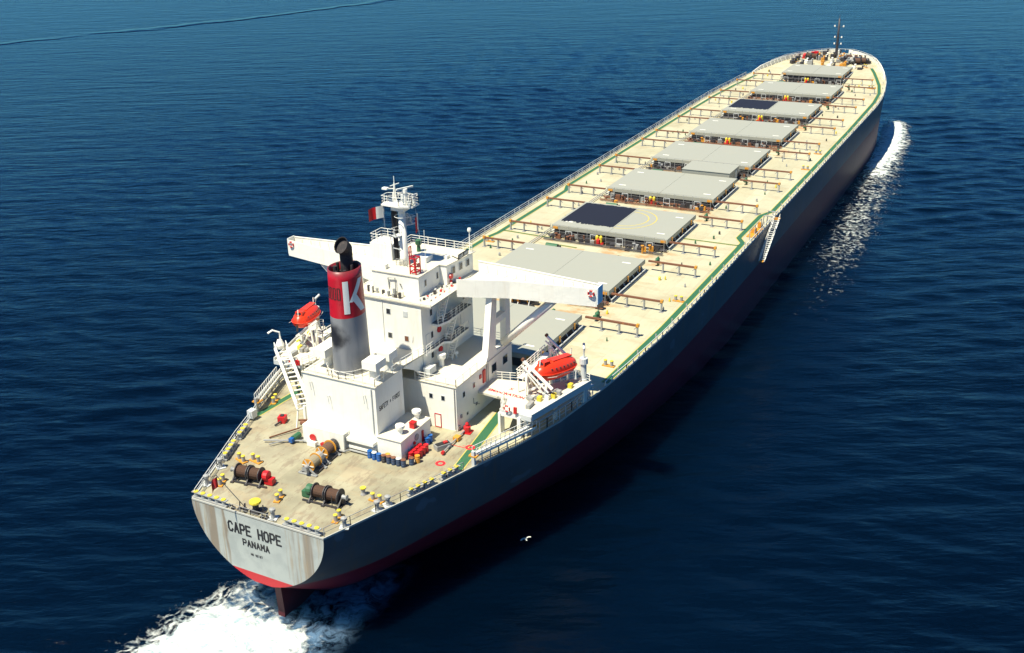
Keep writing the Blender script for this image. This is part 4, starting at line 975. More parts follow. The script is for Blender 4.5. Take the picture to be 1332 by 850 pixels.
mb = MB(); mb.box((-17.95, 14.3, 3.2), (-17.75, 14.9, 3.9)); tag(build('lifejacket_box', mb, RED, None, origin=(-17.85, 14.6, 3.2), loc=(-17.85, 14.6, 3.2)), 'red upright box beside the life ring on the port lifeboat platform', 'box')

# port provisions crane with lattice boom, reaching from the casing foot to the boat platform
mb = MB(); A, B = Vector((-26.4, 7.3, 2.6)), Vector((-17.6, 17.4, 5.0)); sd_ = Vector((-(B-A).y, (B-A).x, 0)).normalized()*.75
mb.bar((-26.4, 7.2, 0), (-26.4, 7.2, 3.0), .3); mb.bar((-27.0, 8.2, 0), (-26.6, 8.0, 2.6), .16)
cr = sp('provisions_crane', mb, WHITE)
mb = MB()
for s in (sd_, -sd_): mb.bar(A+s, B+s, .2, .28); mb.bar(A+s+Vector((0, 0, .9)), B+s+Vector((0, 0, .9)), .09)
for i in range(15):
    p = A.lerp(B, i/14); mb.bar(p-sd_, p+sd_, .2, .12)
    for s in (sd_, -sd_): mb.bar(p+s, p+s+Vector((0, 0, .9)), .07)
sp('lattice_boom', mb, WHITE, cr)
mb = MB(); mb.lathe((-17.6, 17.4, 5.0), [(.5, 0), (.6, .5), (.3, 1.2)], 10); mb.tube([(-17.5, 17.3, 6.0), (-17.5, 17.4, 7.2), (-18.1, 18.0, 7.6), (-18.6, 18.4, 7.3)], .12, 6); sp('boom_head', mb, WHITE, cr)
mb = MB(); mb.lathe((-26.9, 7.0, .9), [(.3, -.5), (.3, .5)], 8, 'y'); mb.bar((-27.2, 7.6, .3), (-30.5, 9.6, .15), .14); mb.bar((-27, 7.8, 1.2), (-26.4, 6.6, 1.2), .18); sp('crane_winch', mb, RUST, cr)

# ------------------------------------------------------------------ accommodation ladders
def gangway(name, label, a, b, w, grp=None, hang=False, n=22):
    a, b = Vector(a), Vector(b); o = (a+b)/2; o.z = min(a.z, b.z); d = b-a; side = Vector((-d.y, d.x, 0)).normalized()*w/2
    t = thing(name, label, 'ladder', o, 0, grp)
    mb = MB()
    for s in (side, -side): mb.bar(a+s, b+s, .1, .28)
    build('stringer', mb, WHITE, t, origin=o); mb = MB()
    for i in range(n+1): p = a.lerp(b, i/n); mb.bar(p-side, p+side, .22, .06)
    build('tread', mb, LIGHTGREY, t, origin=o); mb = MB()
    for s in (side, -side):
        mb.bar(a+s+Vector((0, 0, .9)), b+s+Vector((0, 0, .9)), .05)
        for i in range(0, n+1, 2): p = a.lerp(b, i/n)+s; mb.bar(p, p+Vector((0, 0, .9)), .05)
    build('handrail', mb, WHITE, t, origin=o)
    for p_, e_ in ((a, .5), (b, .35)): mb = MB(); mb.box(tuple(p_-Vector((e_, e_, .1))), tuple(p_+Vector((e_, e_, .05)))); build('end_platform', mb, AMBER, t, origin=o)
    return t
gangway('accommodation_ladder', 'white boarding ladder hanging down the starboard hull amidships', (74.6, -23.6, .6), (65.4, -23.6, -4.6), .95, 'accommodation ladders')
gangway('accommodation_ladder', 'white boarding ladder stowed along the starboard rail near the stern', (-25.3, -15.35, 1.3), (-16.5, -18.55, 1.3), .7, 'accommodation ladders', n=26)
gangway('accommodation_ladder', 'grey boarding ladder stowed along the port rail near the stern', (-25.2, 15.5, 1.3), (-17.6, 18.0, 1.3), .7, 'accommodation ladders', n=26)
mb = MB()
for x in (62.5, 66, 70, 74.5): mb.bar((x, -21.9, 0), (x, -21.9, 1.7), .12)
mb.bar((62.5, -21.9, 1.7), (70, -21.9, 1.7), .1); mb.tube([(73.5, -22, 0), (73.5, -22.2, 2.2), (74, -23.6, 2.0)], .12, 6); mb.tube([(70.5, -22, 0), (70.5, -22.2, 2.2), (71, -23.6, 2.0)], .12, 6)
mb.bar((74, -23.6, 2.0), (74.4, -23.6, .7), .05); mb.bar((71, -23.6, 2.0), (66.5, -23.6, -4), .05); sp('ladder_davit', mb, STEEL)
mb = MB(); mb.box((64.0, -22.4, .004), (69.5, -20.9, .12)); mb.box((66, -21.9, .12), (67.2, -21.2, .9)); mb.box((69.8, -21.9, .12), (70.4, -21.3, 1.0)); sp('ladder_winch', mb, [AMBER])
mb = MB(); mb.box((62.2, -22.78, -9), (62.5, -22.74, -.4)); sp('drain_stain', mb, BLACK, hull) if False else None

# ------------------------------------------------------------------ mooring gear
def winch(label, loc, rz, drums, motor, scale=1.0, rope=ROPE, fl=DARK, grp='mooring winches on the after deck', flr=.92):
    """axis along local x; drums = list of (x0, x1)"""
    t = thing('mooring_winch', label, 'winch', loc, rz, grp); t.scale = (scale*.93,)*3
    H = 1.08
    for x0, x1 in drums:
        r = .64; prof = [(r, x0)]; n = int((x1-x0)/.14)
        for i in range(n): prof += [(r+.07, x0+(i+.5)*(x1-x0)/n), (r, x0+(i+1)*(x1-x0)/n)]
        mb = MB(); mb.lathe((0, 0, H), prof, 16, 'x'); d = build('drum', mb, rope, t)
        for xx in (x0, x1):
            mb = MB(); mb.lathe((0, 0, H), [(flr, xx-.05), (flr, xx+.05)], 20, 'x'); build('flange', mb, fl, d)
            if xx == x0 and fl is not DARK:
                mb = MB()
                for k in range(6): a = k*math.pi/3; mb.bar((xx-.1, .15*math.cos(a), H+.15*math.sin(a)), (xx-.1, .8*math.cos(a), H+.8*math.sin(a)), .1)
                build('spoke', mb, LIGHTGREY, d)
    ex = sorted([x for p in drums for x in p]); xsup = [ex[0]-.25, ex[-1]+.25]+([(drums[0][1]+drums[1][0])/2] if len(drums) > 1 else [])
    for x in xsup:
        mb = MB(); mb.yprism([(x-.1, .1), (x+.1, .1), (x+.1, H+.15), (x-.1, H+.15)], -.22, .22); mb.bar((x, 0, H), (x, -1.1, .1), .14, .2); mb.bar((x, 0, H), (x, 1.1, .1), .14, .2); mb.box((x-.2, -1.3, .004), (x+.2, 1.3, .14)); build('side_frame', mb, DARK if fl is DARK else STEEL, t)
    x = ex[-1]+.35; mb = MB(); mb.lathe((0, 0, H), [(.55, x), (.62, x+.15), (.62, x+.65), (.4, x+.75)], 12, 'x'); mb.box((x+.2, -.4, .1), (x+1.3, .4, .85)); build('motor', mb, motor, t)
    x = ex[0]-.3; mb = MB(); mb.lathe((0, 0, H), [(.34, x-.6), (.22, x-.35), (.3, x)], 10, 'x'); build('warping_head', mb, STEEL, t)
    mb = MB(); mb.box((ex[0]-.2, .85, .01), (ex[-1]+1.2, 1.05, .2)); mb.box((ex[0]-.2, -1.05, .01), (ex[-1]+1.2, -.85, .2)); mb.bar((ex[0]+.6, .9, .2), (ex[0]+.6, .9, 1.5), .07); build('skid', mb, DARK, t)
    return t
winch('double mooring winch with rusty rope and a red gear case near the port quarter', (-38.9, 5.2, 0), R(-83), [(-1.9, -.35), (-.1, 1.3)], RED)
winch('yellow rimmed mooring winch with pale rope, nearer the stern of the yellow pair', (-33.9, .5, 0), R(3), [(-1.1, .5)], STEEL, rope=ROPE2, fl=AMBER, flr=.86)
winch('yellow rimmed mooring winch with dark rope, close to the white casing', (-31.2, .75, 0), R(3), [(-.9, .9)], DARK, rope=ROPE, fl=AMBER, flr=.9)
winch('double dark mooring winch with a green motor near the starboard quarter', (-38.7, -4.9, 0), R(93), [(-1.7, -.1), (.15, 1.7)], GREEN)
winch('yellow rimmed winch on deck between the pylon and the aftmost hatch', (19.8, 2.4, 0), R(-78), [(-.2, .7), (.9, 2.4)], DARK, rope=DARK, fl=AMBER, grp='winches forward of the bridge')
for i, (x, y, rz, m, lab) in enumerate(((234.0, 6.4, 80, RED, 'red and black windlass on the port side of the forecastle'), (235.2, -5.2, -80, DARK, 'black windlass on the starboard side of the forecastle'), (229.5, -8.6, -60, DARK, 'dark mooring winch behind the starboard windlass, beside the hatch corner'))):
    winch(lab, (x, y, 2.0), R(rz), [(-1.5, 0), (.3, 1.6)], m, 1.15, ROPE, DARK, 'forecastle winches')
mb = MB(); mb.box((236.2, 5.2, 2.1), (237.0, 6.4, 4.2)); mb.lathe((236.6, 6.9, 2.1), [(.5, 0), (.5, 1.9)], 10); tag(build('deck_cabinet', mb, RED, None, origin=(236.6, 6, 2.1), loc=(236.6, 6, 2.1)), 'bright red machinery cabinet near the bow bulwark, left of the foremast', 'cabinet')
mb = MB(); q = random.Random(5)
for i in range(70):
    x, y = q.uniform(223, 243), q.uniform(-11, 11)
    if abs(y) > hbd(x)-2 or (x < 221): continue
    h = q.uniform(.3, 1.3); a = q.uniform(.2, .7); mb.m = q.choice([0, 0, 0, 1, 2, 3]); z = sheer(x)
    mb.box((x-a, y-a, z), (x+a, y+a, z+h), q.uniform(0, 1)); mb.lathe((x+a, y-a, z), [(.2, 0), (.2, h+.3), (.35, h+.35), (.3, h+.6)], 8)
sp('forecastle_fitting', mb, [DARK, STEEL, WHITE, AMBER])
# foremast
mb = MB(); mb.lathe((238.4, .1, 2.1), [(.6, 0), (.45, 1.2), (.36, 6), (.22, 12.0)], 12); fm = sp('foremast', mb, DARK, smooth=True)
mb = MB(); mb.bar((238.4, .1, 14), (238.4, .1, 15.2), .12)
for z, a in ((6.3, 1.0), (8.3, 1.0), (11.6, 1.3)): mb.bar((238.4, -a, z), (238.4, a+.2, z), .12); 
sp('mast_arm', mb, DARK, fm); mb = MB()
for z, a in ((6.3, 1.0), (8.3, 1.0), (11.6, 1.3)):
    for s in (-1, 1): mb.box((238.2, s*a-.18, z), (238.6, s*a+.18, z+.45))
sp('mast_lamp', mb, WHITE, fm)

def bollards():
    mb = MB(); mb.box((-.95, -.38, .004), (.95, .38, .13)); r = build('bollard_pair', mb, AMBER, ship)
    for s in (-1, 1):
        b = MB(); b.lathe((s*.5, 0, .13), [(.24, 0), (.24, .72)], 12); p = build('post', b, STEEL, r)
        b = MB(); b.lathe((s*.5, 0, .85), [(.27, 0), (.27, .09), (.2, .13)], 12); build('cap', b, YELLOW, p)
    r.scale = (.9, .9, .9); return r
BP = bollards(); spots = [(-40.8, 8.0, 20), (-36.0, 9.2, 70), (-35.4, 7.6, 80), (-40.6, .2, 14), (-36.4, -9.5, 88), (-41.1, -7.8, 12), (4.9, -19.1, 90), (30.5, -20.0, 90), (112, -20, 90), (-22.5, 17.0-1.9, 20), (44, 19.5, 90), (126, -19.5, 85), (202, -17, 70), (226, -11, 50), (228, 10, -40)]
for i, (x, y, a) in enumerate(spots):
    if i == 0: BP.location = Vector((x, y, sheer(x)))-SHIP; BP.rotation_euler[2] = R(a)
    else: spdup(BP, (x, y, sheer(x)), R(a))
def roller():
    mb = MB(); mb.lathe((0, 0, 0), [(.34, 0), (.22, .25), (.24, .75)], 12); r = build('warping_roller', mb, STEEL, ship); b = MB(); b.lathe((0, 0, .75), [(.34, 0), (.34, .12)], 12); build('cap', b, YELLOW, r); return r
RO = roller(); RO.location = Vector((-35.9, -7.5, 0))-SHIP
for x, y in ((-43.9, 5.6), ): pass
def fairlead(n):
    L = n*.95; mb = MB(); mb.box((-L/2, -.28, .004), (L/2, .28, .22)); mb.box((-L/2, -.24, .72), (L/2, .24, .80)); r = build('roller_fairlead', mb, STEEL, ship)
    for i in range(n):
        x = -L/2+(i+.5)*.95; b = MB(); b.lathe((x, 0, 0), [(.26, .22), (.2, .46), (.26, .7)], 10); build('roller', b, STEEL, r)
        c = MB(); c.lathe((x, 0, .801), [(.27, 0), (.27, .08), (.15, .12)], 10); build('roller_cap', c, YELLOW, r)
    return r
F5, F4, F3 = fairlead(5), fairlead(4), fairlead(3)
F5.location = Vector((-44.35, 6.5, 0))-SHIP; F5.rotation_euler[2] = R(90); spdup(F5, (-44.35, -5.7, 0), R(90))
def edge_ang(x, s): return math.atan2(s*(hbd(x+1)-hbd(x-1)), 2)
F4.location = Vector((-35.2, hbd(-35.2)-.75, 0))-SHIP; F4.rotation_euler[2] = edge_ang(-35.2, 1)
F3.location = Vector((-31.0, hbd(-31.0)-.75, 0))-SHIP; F3.rotation_euler[2] = edge_ang(-31, 1)
spdup(F4, (-32.5, -hbd(-32.5)+.6, 0), edge_ang(-32.5, -1)); spdup(F3, (-28.6, -hbd(-28.6)+.6, 0), edge_ang(-28.6, -1))
# small pedestal fittings at the deck edge
def chock():
    mb = MB(); mb.lathe((0, 0, 0), [(.3, 0), (.22, .3), (.22, .8), (.34, .9), (.34, 1.15), (.1, 1.25)], 10); r = build('pedestal_roller', mb, STEEL, ship); b = MB(); b.box((-.5, -.5, .004), (.5, .5, .08)); build('base_plate', b, LIGHTGREY, r); return r
CH = chock(); cs = [(-41.7, 10.2-.9), (-38.2, 11.2-.8), (-42.0, -9.3), (-37.9, -10.6), (-36.6, -11.1), (-43.9, -1.6)]
for i, (x, y) in enumerate(cs):
    if i == 0: CH.location = Vector((x, y, 0))-SHIP
    else: spdup(CH, (x, y, 0), i)
mb = MB(); mb.lathe((-43.7, .8, 0), [(.42, 0), (.34, .3), (.34, 1.1)], 12); mb.box((-44.2, .2, 0), (-43.2, 1.3, .25)); mb.bar((-43.7, -.2, 0), (-43.7, -.2, 1.1), .1); mb.bar((-44.3, -.7, .6), (-43.4, -.3, .2), .14); tv = sp('towing_fitting', mb, DARK)
mb = MB(); mb.lathe((-43.7, .8, 1.1), [(.62, 0), (.66, .1), (.62, .28), (.3, .36)], 14); sp('cap', mb, YELLOW, tv)
mb = MB()
for x, y in ((-44.3, 3.4), (-44.1, 2.7), (-43.9, 2.2), (-44.2, 1.8), (-44.3, -.5), (-44.3, -1.1)): mb.bar((x, y, 0), (x+rnd.uniform(-.3, .3), y+rnd.uniform(-.3, .3), rnd.uniform(.5, .95)), .09); mb.box((x-.2, y-.15, 0), (x+.2, y+.15, .2))
sp('stern_fitting', mb, DARK)

# ------------------------------------------------------------------ loose things on the after deck
def drum(label, x, y, mat, grp, top=None, z=0):
    t = thing('oil_drum', label, 'drum', (x, y, z), rnd.uniform(0, 6), grp)
    mb = MB(); mb.lathe((0, 0, 0), [(.29, 0), (.29, .28), (.31, .3), (.29, .32), (.29, .58), (.31, .6), (.29, .62), (.29, .88)], 14); build('shell', mb, mat, t)
    mb = MB(); mb.lathe((0, 0, .86), [(.305, 0), (.305, .03), (.27, .03), (.27, .025)], 14); mb.lathe((.15, 0, .885), [(.05, 0), (.05, .03)], 6); build('lid', mb, top or mat, t); return t
GB = 'blue drums by the low white block'; GD = 'dark drums along the low white block'; GR = 'red drums beside the low white block'
drum('bright blue drum at the port end of the drum row', -29.0, -3.75, BLUE, GB); drum('bright blue drum, second from the port end of the drum row', -29.1, -4.42, BLUE, GB, LIGHTGREY); drum('bright blue drum between a bright blue one and the dark row', -29.15, -5.08, BLUE, GB)
dk = ['black drum with rusty lid next to the three bright blue drums', 'navy drum with rusty lid right of the black drum', 'navy drum in the middle of the dark row', 'navy drum with pale lid in the dark row', 'navy drum with rusty lid at the corner of the low white block']
for i, l_ in enumerate(dk): drum(l_, -29.15+.02*i, -5.75-.64*i, DARK if i == 0 else NAVY, GD, LIGHTGREY if i == 3 else RUST)
drum('navy drum aft of the red drums at the block corner', -28.3, -8.9, NAVY, GD, RUST); 
drum('amber drum in front of the red drums', -27.6, -9.25, AMBER, 'amber drums'); drum('small amber drum standing behind the dark drum row', -28.75, -6.0, AMBER, 'amber drums')
rl = ['row against the wall', 'outer row']
for j in range(2):
    for i in range(4):
        drum(('red drum, %s from the stern in the %s by the low block' % (['first', 'second', 'third', 'last'][i], rl[j])), -27.3+.66*i+(.3 if j else 0), -8.15-.68*j, RED, GR)
for i, l_ in enumerate(('small blue drum nearer the stern by the block wall', 'small blue drum farther forward by the block wall')): drum(l_, -23.6+.75*i, -8.1, BLUE, GB)

mb = MB(); mb.box((-.95, -.45, .004), (.95, .45, .62)); t = thing('deck_bin', 'grey open-topped bin with dark inside on the after deck', 'bin', (-23.6, -10.2, 0), R(-30)); build('body', mb, STEEL, t)
mb = MB(); mb.box((-.85, -.36, .62), (.85, .36, .66)); build('lining', mb, BLACK, t); mb = MB(); mb.box((.1, -.3, .66), (.55, .1, .85)); build('contents', mb, RED, t)
mb = MB(); mb.tube([(-24.9, -11.0, .3), (-19.4, -10.7, .3)], .11, 6); t = tag(build('drain_pipe', mb, STEEL, None, origin=(-22, -10.8, 0), loc=(-22, -10.8, 0)), 'long grey pipe with a red end lying past the grey bin', 'pipe')
b = MB(); b.lathe((-3.1, -.2, .3), [(.2, 0), (.2, .35)], 8, 'x'); b.m = 1; b.box((.4, -.3, 0), (1.2, .4, .5)); build('pipe_cap', b, [RED, AMBER], t)
def hydrant(label, x, y, z=0):
    t = thing('hydrant_box', label, 'box', (x, y, z), rnd.uniform(-.3, .3), 'red fire fittings on deck'); mb = MB(); mb.lathe((0, 0, 0), [(.45, 0), (.45, .75), (.2, .85), (.24, 1.1), (.1, 1.3)], 8); build('body', mb, RED, t); mb = MB(); mb.box((-.6, -.6, .004), (.6, .6, .08)); build('base', mb, RED, t); return t
hydrant('red hydrant standing at the foot of the lower house starboard corner', -19.0, -10.9); 
t = thing('red_deck_box', 'red box with a small outlet on the port after deck', 'box', (-26.4, 10.8, 0), .3); mb = MB(); mb.box((-.5, -.45, .004), (.5, .45, .8)); build('body', mb, RED, t); mb = MB(); mb.bar((-.5, 0, .3), (-1.3, .5, .15), .16); mb.box((-.2, -.2, .8), (.25, .2, .95)); build('outlet', mb, DARK, t)
mb = MB(); mb.box((-27.9, 14.2, .3), (-27.0, 15.0, 1.3)); mb.bar((-27.4, 14.6, 0), (-27.4, 14.6, .4), .2); sp('junction_box', mb, LIGHTGREY)
for i, (x, y) in enumerate(((-26.7, -11.7), (-22.1, -13.0))):
    mb = MB(); vs = [(x+r*math.cos(a), y+r*math.sin(a), .012) for a in np.linspace(0, 2*math.pi, 17)[:16] for r in (.28, .58)]; mb.quadmesh(vs, [(2*i_, 2*i_+1, (2*i_+3) % 32, (2*i_+2) % 32) for i_ in range(16)]); sp('painted_ring', mb, LETTERS, deck)
mb = MB(); mb.box((-22.5, -12.5, .009), (-22.4, -10.5, .012)); mb.box((-22.1, -13.05, .013), (-22.05, -12.0, .016)); sp('painted_line', mb, LETTERS, deck)
mb = MB()      # pipework at the casing foot
mb.tube([(-29.5, 5.5, .25), (-29.5, -.6, .25), (-28.9, -.9, .25), (-28.9, -3.6, .25)], .12, 6); mb.tube([(-29.6, 5.3, .3), (-31.2, 9.0, .3), (-31.5, 9.6, .3)], .1, 6); mb.tube([(-28.9, 6.2, .3), (-32, 8.4, .3)], .07, 6)
mb.tube([(-28.4, -4.0, .3), (-28.6, -7.2, .3)], .08, 6); sp('deck_pipe', mb, STEEL)
mb = MB(); mb.lathe((-29.3, 6.4, .5), [(.38, -.7), (.38, .5)], 10, 'x'); mb.m = 1; mb.box((-30.5, 6.2, .2), (-29.9, 6.7, .7)); sp('deck_pump', mb, [GREEN, BLUE])
mb = MB(); mb.lathe((-29.5, 3.9, 1.0), [(.45, 0), (.4, .15)], 12, 'x'); mb.lathe((-29.8, 2.4, .6), [(.24, 0), (.2, .3)], 10, 'x'); mb.lathe((-29.8, 1.0, .45), [(.35, 0), (.3, .3)], 10, 'x'); mb.m = 1; mb.box((-29.9, 3.3, .01), (-29.4, 4.5, .6)); sp('hose_station', mb, [RED, WHITE], casing)
# anchor-chain like hoses / scattered small fittings along the deck
mb = MB(); q = random.Random(11)
for i in range(96):
    x = q.uniform(3, 215); s = q.choice((1, -1)); w = hbd(x)
    y = s*q.uniform(12, w-3.2); z = sheer(x); mb.m = q.choice([0, 0, 1, 2, 3])
    r = q.uniform(.1, .22); mb.lathe((x, y, z), [(r, 0), (r, q.uniform(.12, .55)), (r*.4, .6)], 7)
sp('sounding_cap', mb, [STEEL, DARK, YELLOW, GREEN])
mb = MB(); q = random.Random(12)
for i in range(34): x = 4+i*6.2; mb.bar((x, -hbd(x)+.9, sheer(x)), (x+.02, -hbd(x)+.9, sheer(x)+.5), .16)
mb.tube([(20, 12.0, .3), (195, 12.0, .3)], .1, 5); mb.tube([(20, 12.5, .25), (195, 12.5, .25)], .07, 5)
sp('cable_duct', mb, STEEL)
mb = MB()
for x, y in ((7.5, -18.9), (69, 8.2+10)): pass

# gull skimming the water
t = thing('seagull', 'small white gull flying low over the dark water right of the stern', 'bird', (-19.3, -18.5, -12.6), 1.0)
mb = MB(); mb.lathe((0, 0, 0), [(.001, -.28), (.06, -.2), (.1, -.05), (.09, .1), (.05, .2), (.055, .26), (.001, .34)], 8, 'x')
for s in (1, -1): mb.quadmesh([(.08, s*.05, .03), (-.1, s*.05, .03), (-.12, s*.35, .16), (.06, s*.35, .18), (-.2, s*.72, .1), (-.06, s*.72, .12)], [(0, 1, 2, 3), (3, 2, 4, 5)])
mb.quadmesh([(-.22, -.03, 0), (-.22, .03, 0), (-.42, .09, .01), (-.42, -.09, .01)], [(0, 1, 2, 3)]); build('body', mb, FLAGWHITE, t, smooth=True)

# ------------------------------------------------------------------ sea
def axis(parts, out, sign=1):
    a = []
    for lo, hi, st in parts: a += list(np.arange(lo, hi, st))
    return a
gx = [-14000, -6000, -2500, -1100, -600, -380, -260, -190, -150, -125]+axis([(-110, 5, .55), (5, 130, 1.3), (130, 240, 1.0), (240, 420, 3.5)], 0)+[425, 440, 460, 485, 515, 550, 600, 680, 800, 1000, 1400, 2200, 4000, 8000, 16000]
gy = [-14000, -6000, -2500, -1100, -500, -300, -200, -150, -120, -100]+axis([(-92, -50, 2.2), (-50, -20, .8), (-20, 20, .6), (20, 60, 1.6), (60, 330, 4)], 0)+[340, 360, 390, 440, 520, 700, 1000, 1600, 3000, 7000, 16000]
GX, GY = np.meshgrid(np.array(gx, float), np.array(gy, float), indexing='ij')
rs = np.random.RandomState(3); Z = np.zeros_like(GX)
near = np.exp(-((np.clip(np.abs(GX-60)-220, 0, None)/80)**2))*np.exp(-((np.clip(np.abs(GY)-90, 0, None)/90)**2))
for i in range(26):
    lam = rs.uniform(2.6, 9); th = R(rs.normal(27, 20)); k = 2*math.pi/lam; A_ = .006*lam*rs.uniform(.5, 1)
    Z += A_*np.sin(k*(GX*math.cos(th)+GY*math.sin(th))+rs.uniform(0, 6.28))*near
hbv = np.vectorize(hbd)(np.clip(GX, -44, 247.9))
def sm(x, a, b): t = np.clip((x-a)/(b-a), 0, 1); return t*t*(3-2*t)
# wake astern
d = -40-GX
core = sm(d, 1.0, 6.0)*(1-sm(np.abs(GY-1.5-.05*d), 4.8+.10*d, 7.0+.18*d))
lace = sm(d, -6, 2)*(1-sm(np.abs(GY-1.8-.04*d), 6.0+.12*d, 10.5+.25*d))
lace = np.where(GY < 0, lace*sm(d, 0, 6), lace)
foam = np.maximum(core*1.25, lace*.60)
milk = sm(d, -14, -4)*(1-sm(np.abs(GY+.5), 6, 9.5))*(1-sm(d, 6, 16))
Z += core*(.5+.5*np.sin(GX*1.7+GY*1.1)*np.sin(GY*1.9-GX*.6))*.55
# bow waves thrown to both sides
for s in (1, -1):
    Yc = 20.5+(236-GX)*.115; Yc = np.where(GX < 200, 24.6+(200-GX)*.055, Yc)
    wd = np.where(GX > 200, 3.2+(236-GX).clip(0)*.05, 5.0+(200-GX)*.02)
    along = sm(GX, 55, 200)**1.2*(1-sm(GX, 222, 232))
    b = np.exp(-(((s*GY)-Yc)/wd)**2)*along
    foam = np.maximum(foam, b*np.where(GX > 192, 1.0, .45+.55*sm(GX, 110, 192))); Z += b*.8
    sk = np.exp(-(((s*GY)-np.interp(GX, [40, 120, 200], [34, 30, 27]))/6.5)**2)*sm(GX, 30, 120)*(1-sm(GX, 170, 200))*.52
    foam = np.maximum(foam, sk)
    mk = ((s*GY) > hbv-12)*(1-sm(s*GY, Yc-2, Yc+2))*sm(GX, 165, 195)*(1-sm(GX, 226, 234)); milk = np.maximum(milk, mk)
hw_ = np.vectorize(lambda x: hb(x, -14.0))(np.clip(GX, -36, 245))
foam = np.maximum(foam, .42*np.exp(-((np.abs(GY)-hw_-.6)/.9)**2)*sm(GX, 20, 120)*(1-sm(GX, 238, 246)))
verts = np.stack([GX, GY, Z-14], -1).reshape(-1, 3); nx, ny = GX.shape
ii = (np.arange(nx-1)[:, None]*ny+np.arange(ny-1)[None, :]).reshape(-1)
quads = np.stack([ii, ii+ny, ii+ny+1, ii+1], -1)
me = bpy.data.meshes.new('sea_water'); me.vertices.add(len(verts)); me.vertices.foreach_set('co', verts.ravel())
me.loops.add(quads.size); me.loops.foreach_set('vertex_index', quads.ravel().astype(np.int32)); me.polygons.add(len(quads))
me.polygons.foreach_set('loop_start', np.arange(0, quads.size, 4, dtype=np.int32)); me.polygons.foreach_set('use_smooth', np.ones(len(quads), bool))
me.update(calc_edges=True)
for nm, arr in (('foam', foam), ('milk', milk)):
    at = me.attributes.new(nm, 'FLOAT', 'POINT'); at.data.foreach_set('value', arr.reshape(-1).astype(np.float32))
m, n, l, b = nmat('sea_water')
g = n.new('ShaderNodeNewGeometry').outputs['Position']
af = n.new('ShaderNodeAttribute'); af.attribute_name = 'foam'; am = n.new('ShaderNodeAttribute'); am.attribute_name = 'milk'
warp = n.new('ShaderNodeTexNoise'); warp.inputs['Scale'].default_value = .28; warp.inputs['Detail'].default_value = 3; l.new(g, warp.inputs['Vector'])
wv = n.new('ShaderNodeVectorMath'); wv.operation = 'MULTIPLY_ADD'; l.new(warp.outputs['Color'], wv.inputs[0]); wv.inputs[1].default_value = (5, 5, 0); l.new(g, wv.inputs[2])
rot = n.new('ShaderNodeMapping'); rot.inputs['Rotation'].default_value = (0, 0, R(-27)); l.new(g, rot.inputs['Vector']); gr = rot.outputs[0]
vo = n.new('ShaderNodeTexVoronoi'); vo.feature = 'DISTANCE_TO_EDGE'; vo.inputs['Scale'].default_value = .75; l.new(wv.outputs[0], vo.inputs['Vector'])
lac = ramp(n, l, vo.outputs['Distance'], .30, .0)
fine_ = noise(n, l, 1.1, 9, .72, wv.outputs[0]); fine2 = noise(n, l, .8, 9, .76, gr, (1, .8, 1)); big = noise(n, l, .16, 4, .6, g)
tex = mth(n, l, 'ADD', mth(n, l, 'MULTIPLY', lac, .17), mth(n, l, 'ADD', mth(n, l, 'MULTIPLY', fine2, 1.05), mth(n, l, 'MULTIPLY', big, .25)))
fm_ = mth(n, l, 'SUBTRACT', mth(n, l, 'ADD', tex, mth(n, l, 'MULTIPLY', af.outputs['Fac'], .55)), 1.02)
fac = ramp(n, l, fm_, -.02, .20)
gate = ramp(n, l, af.outputs['Fac'], .0, .85); fac = mth(n, l, 'MULTIPLY', fac, mth(n, l, 'ADD', .10, mth(n, l, 'MULTIPLY', gate, .90)))
fac = mth(n, l, 'MULTIPLY', fac, ramp(n, l, af.outputs['Fac'], .03, .12))
# a few stray flecks on the open sea
caps = mth(n, l, 'MULTIPLY', ramp(n, l, noise(n, l, 1.6, 6, .7, gr, (1.6, .8, 1)), .745, .77), mth(n, l, 'MULTIPLY', ramp(n, l, big, .5, .62), .5))
mk_ = mth(n, l, 'MULTIPLY', mth(n, l, 'MULTIPLY', am.outputs['Fac'], ramp(n, l, noise(n, l, .5, 6, .7, wv.outputs[0]), .36, .66)), .85)
base = mix(n, l, ramp(n, l, noise(n, l, .012, 3, .6, g), .35, .65), (.0001, .0022, .0072), (.0002, .003, .009))
base = mix(n, l, mk_, base, (.12, .22, .34)); base = mix(n, l, fac, base, mix(n, l, ramp(n, l, mth(n, l, 'ADD', mth(n, l, 'MULTIPLY', fine_, .6), mth(n, l, 'MULTIPLY', fine2, .4)), .36, .60), (.30, .42, .46), (.80, .81, .74)))
l.new(base, b.inputs['Base Color']); 
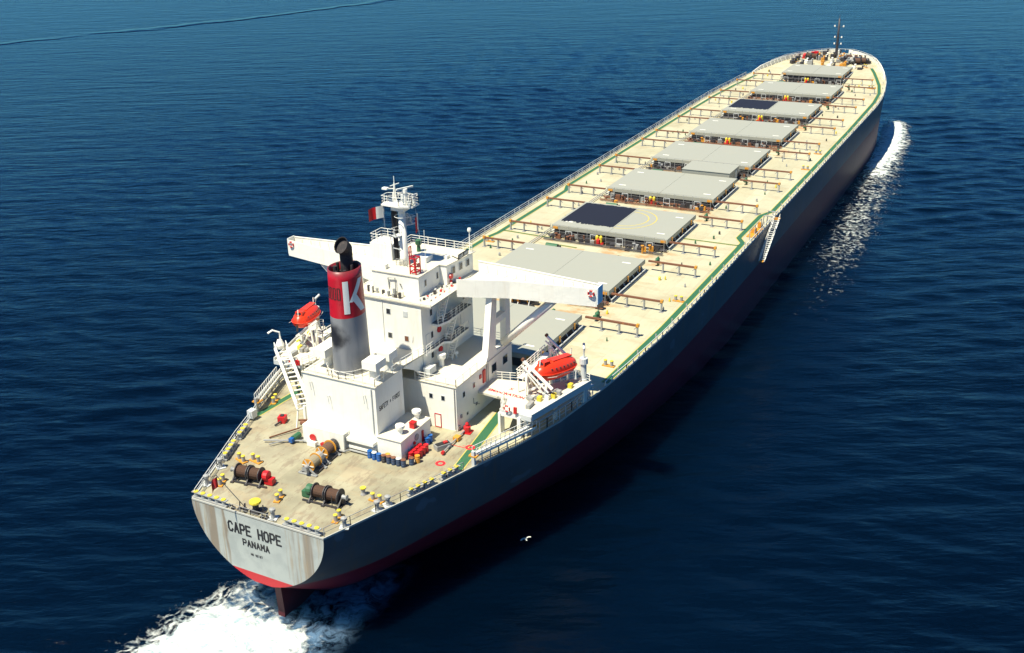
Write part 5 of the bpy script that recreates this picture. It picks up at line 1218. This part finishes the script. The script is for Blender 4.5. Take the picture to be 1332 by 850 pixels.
rg = n.new('ShaderNodeMapRange'); l.new(mth(n, l, 'POWER', fac, .35), rg.inputs[0]); rg.inputs[3].default_value = .10; rg.inputs[4].default_value = .8; l.new(rg.outputs[0], b.inputs['Roughness'])
b.inputs['IOR'].default_value = 1.333
b.subsurface_method = 'BURLEY' if hasattr(b, 'subsurface_method') else None
l.new(mth(n, l, 'SUBTRACT', 1.0, fac, True), b.inputs['Subsurface Weight']); b.inputs['Subsurface Radius'].default_value = (.6, .9, 1.0); b.inputs['Subsurface Scale'].default_value = 6.0
w1 = noise(n, l, .30, 4, .6, gr, (1.5, .5, 1)); w2 = noise(n, l, 1.1, 5, .65, gr, (1.5, .6, 1)); w3 = noise(n, l, .11, 3, .6, gr, (1.7, .38, 1))
# long slick line of a distant old wake, top left: a low ridge across the sea
sx = n.new('ShaderNodeSeparateXYZ'); l.new(g, sx.inputs[0])
ln = mth(n, l, 'ADD', mth(n, l, 'MULTIPLY', sx.outputs[0], .388), mth(n, l, 'MULTIPLY', sx.outputs[1], .9217))
ln = mth(n, l, 'ADD', mth(n, l, 'SUBTRACT', ln, 461.0), mth(n, l, 'MULTIPLY', mth(n, l, 'SUBTRACT', noise(n, l, .009, 5, .6, g), .5), 60))
rdg = ramp(n, l, mth(n, l, 'ABSOLUTE', ln), 7, 0)
h_ = mth(n, l, 'ADD', mth(n, l, 'MULTIPLY', w1, .65), mth(n, l, 'ADD', mth(n, l, 'MULTIPLY', w2, .28), mth(n, l, 'ADD', mth(n, l, 'MULTIPLY', w3, 2.0), mth(n, l, 'MULTIPLY', mth(n, l, 'MULTIPLY', rdg, ramp(n, l, noise(n, l, .016, 3, .6, g), .30, .50)), 3.0))))
h_ = mth(n, l, 'ADD', h_, mth(n, l, 'MULTIPLY', fac, mth(n, l, 'MULTIPLY', fine_, .9)))
bp = n.new('ShaderNodeBump'); bp.inputs['Strength'].default_value = 1; bp.inputs['Distance'].default_value = .35; l.new(h_, bp.inputs['Height']); l.new(bp.outputs[0], b.inputs['Normal'])
me.materials.append(m)
sea = bpy.data.objects.new('sea_water', me); COL.objects.link(sea); sea['kind'] = 'structure'
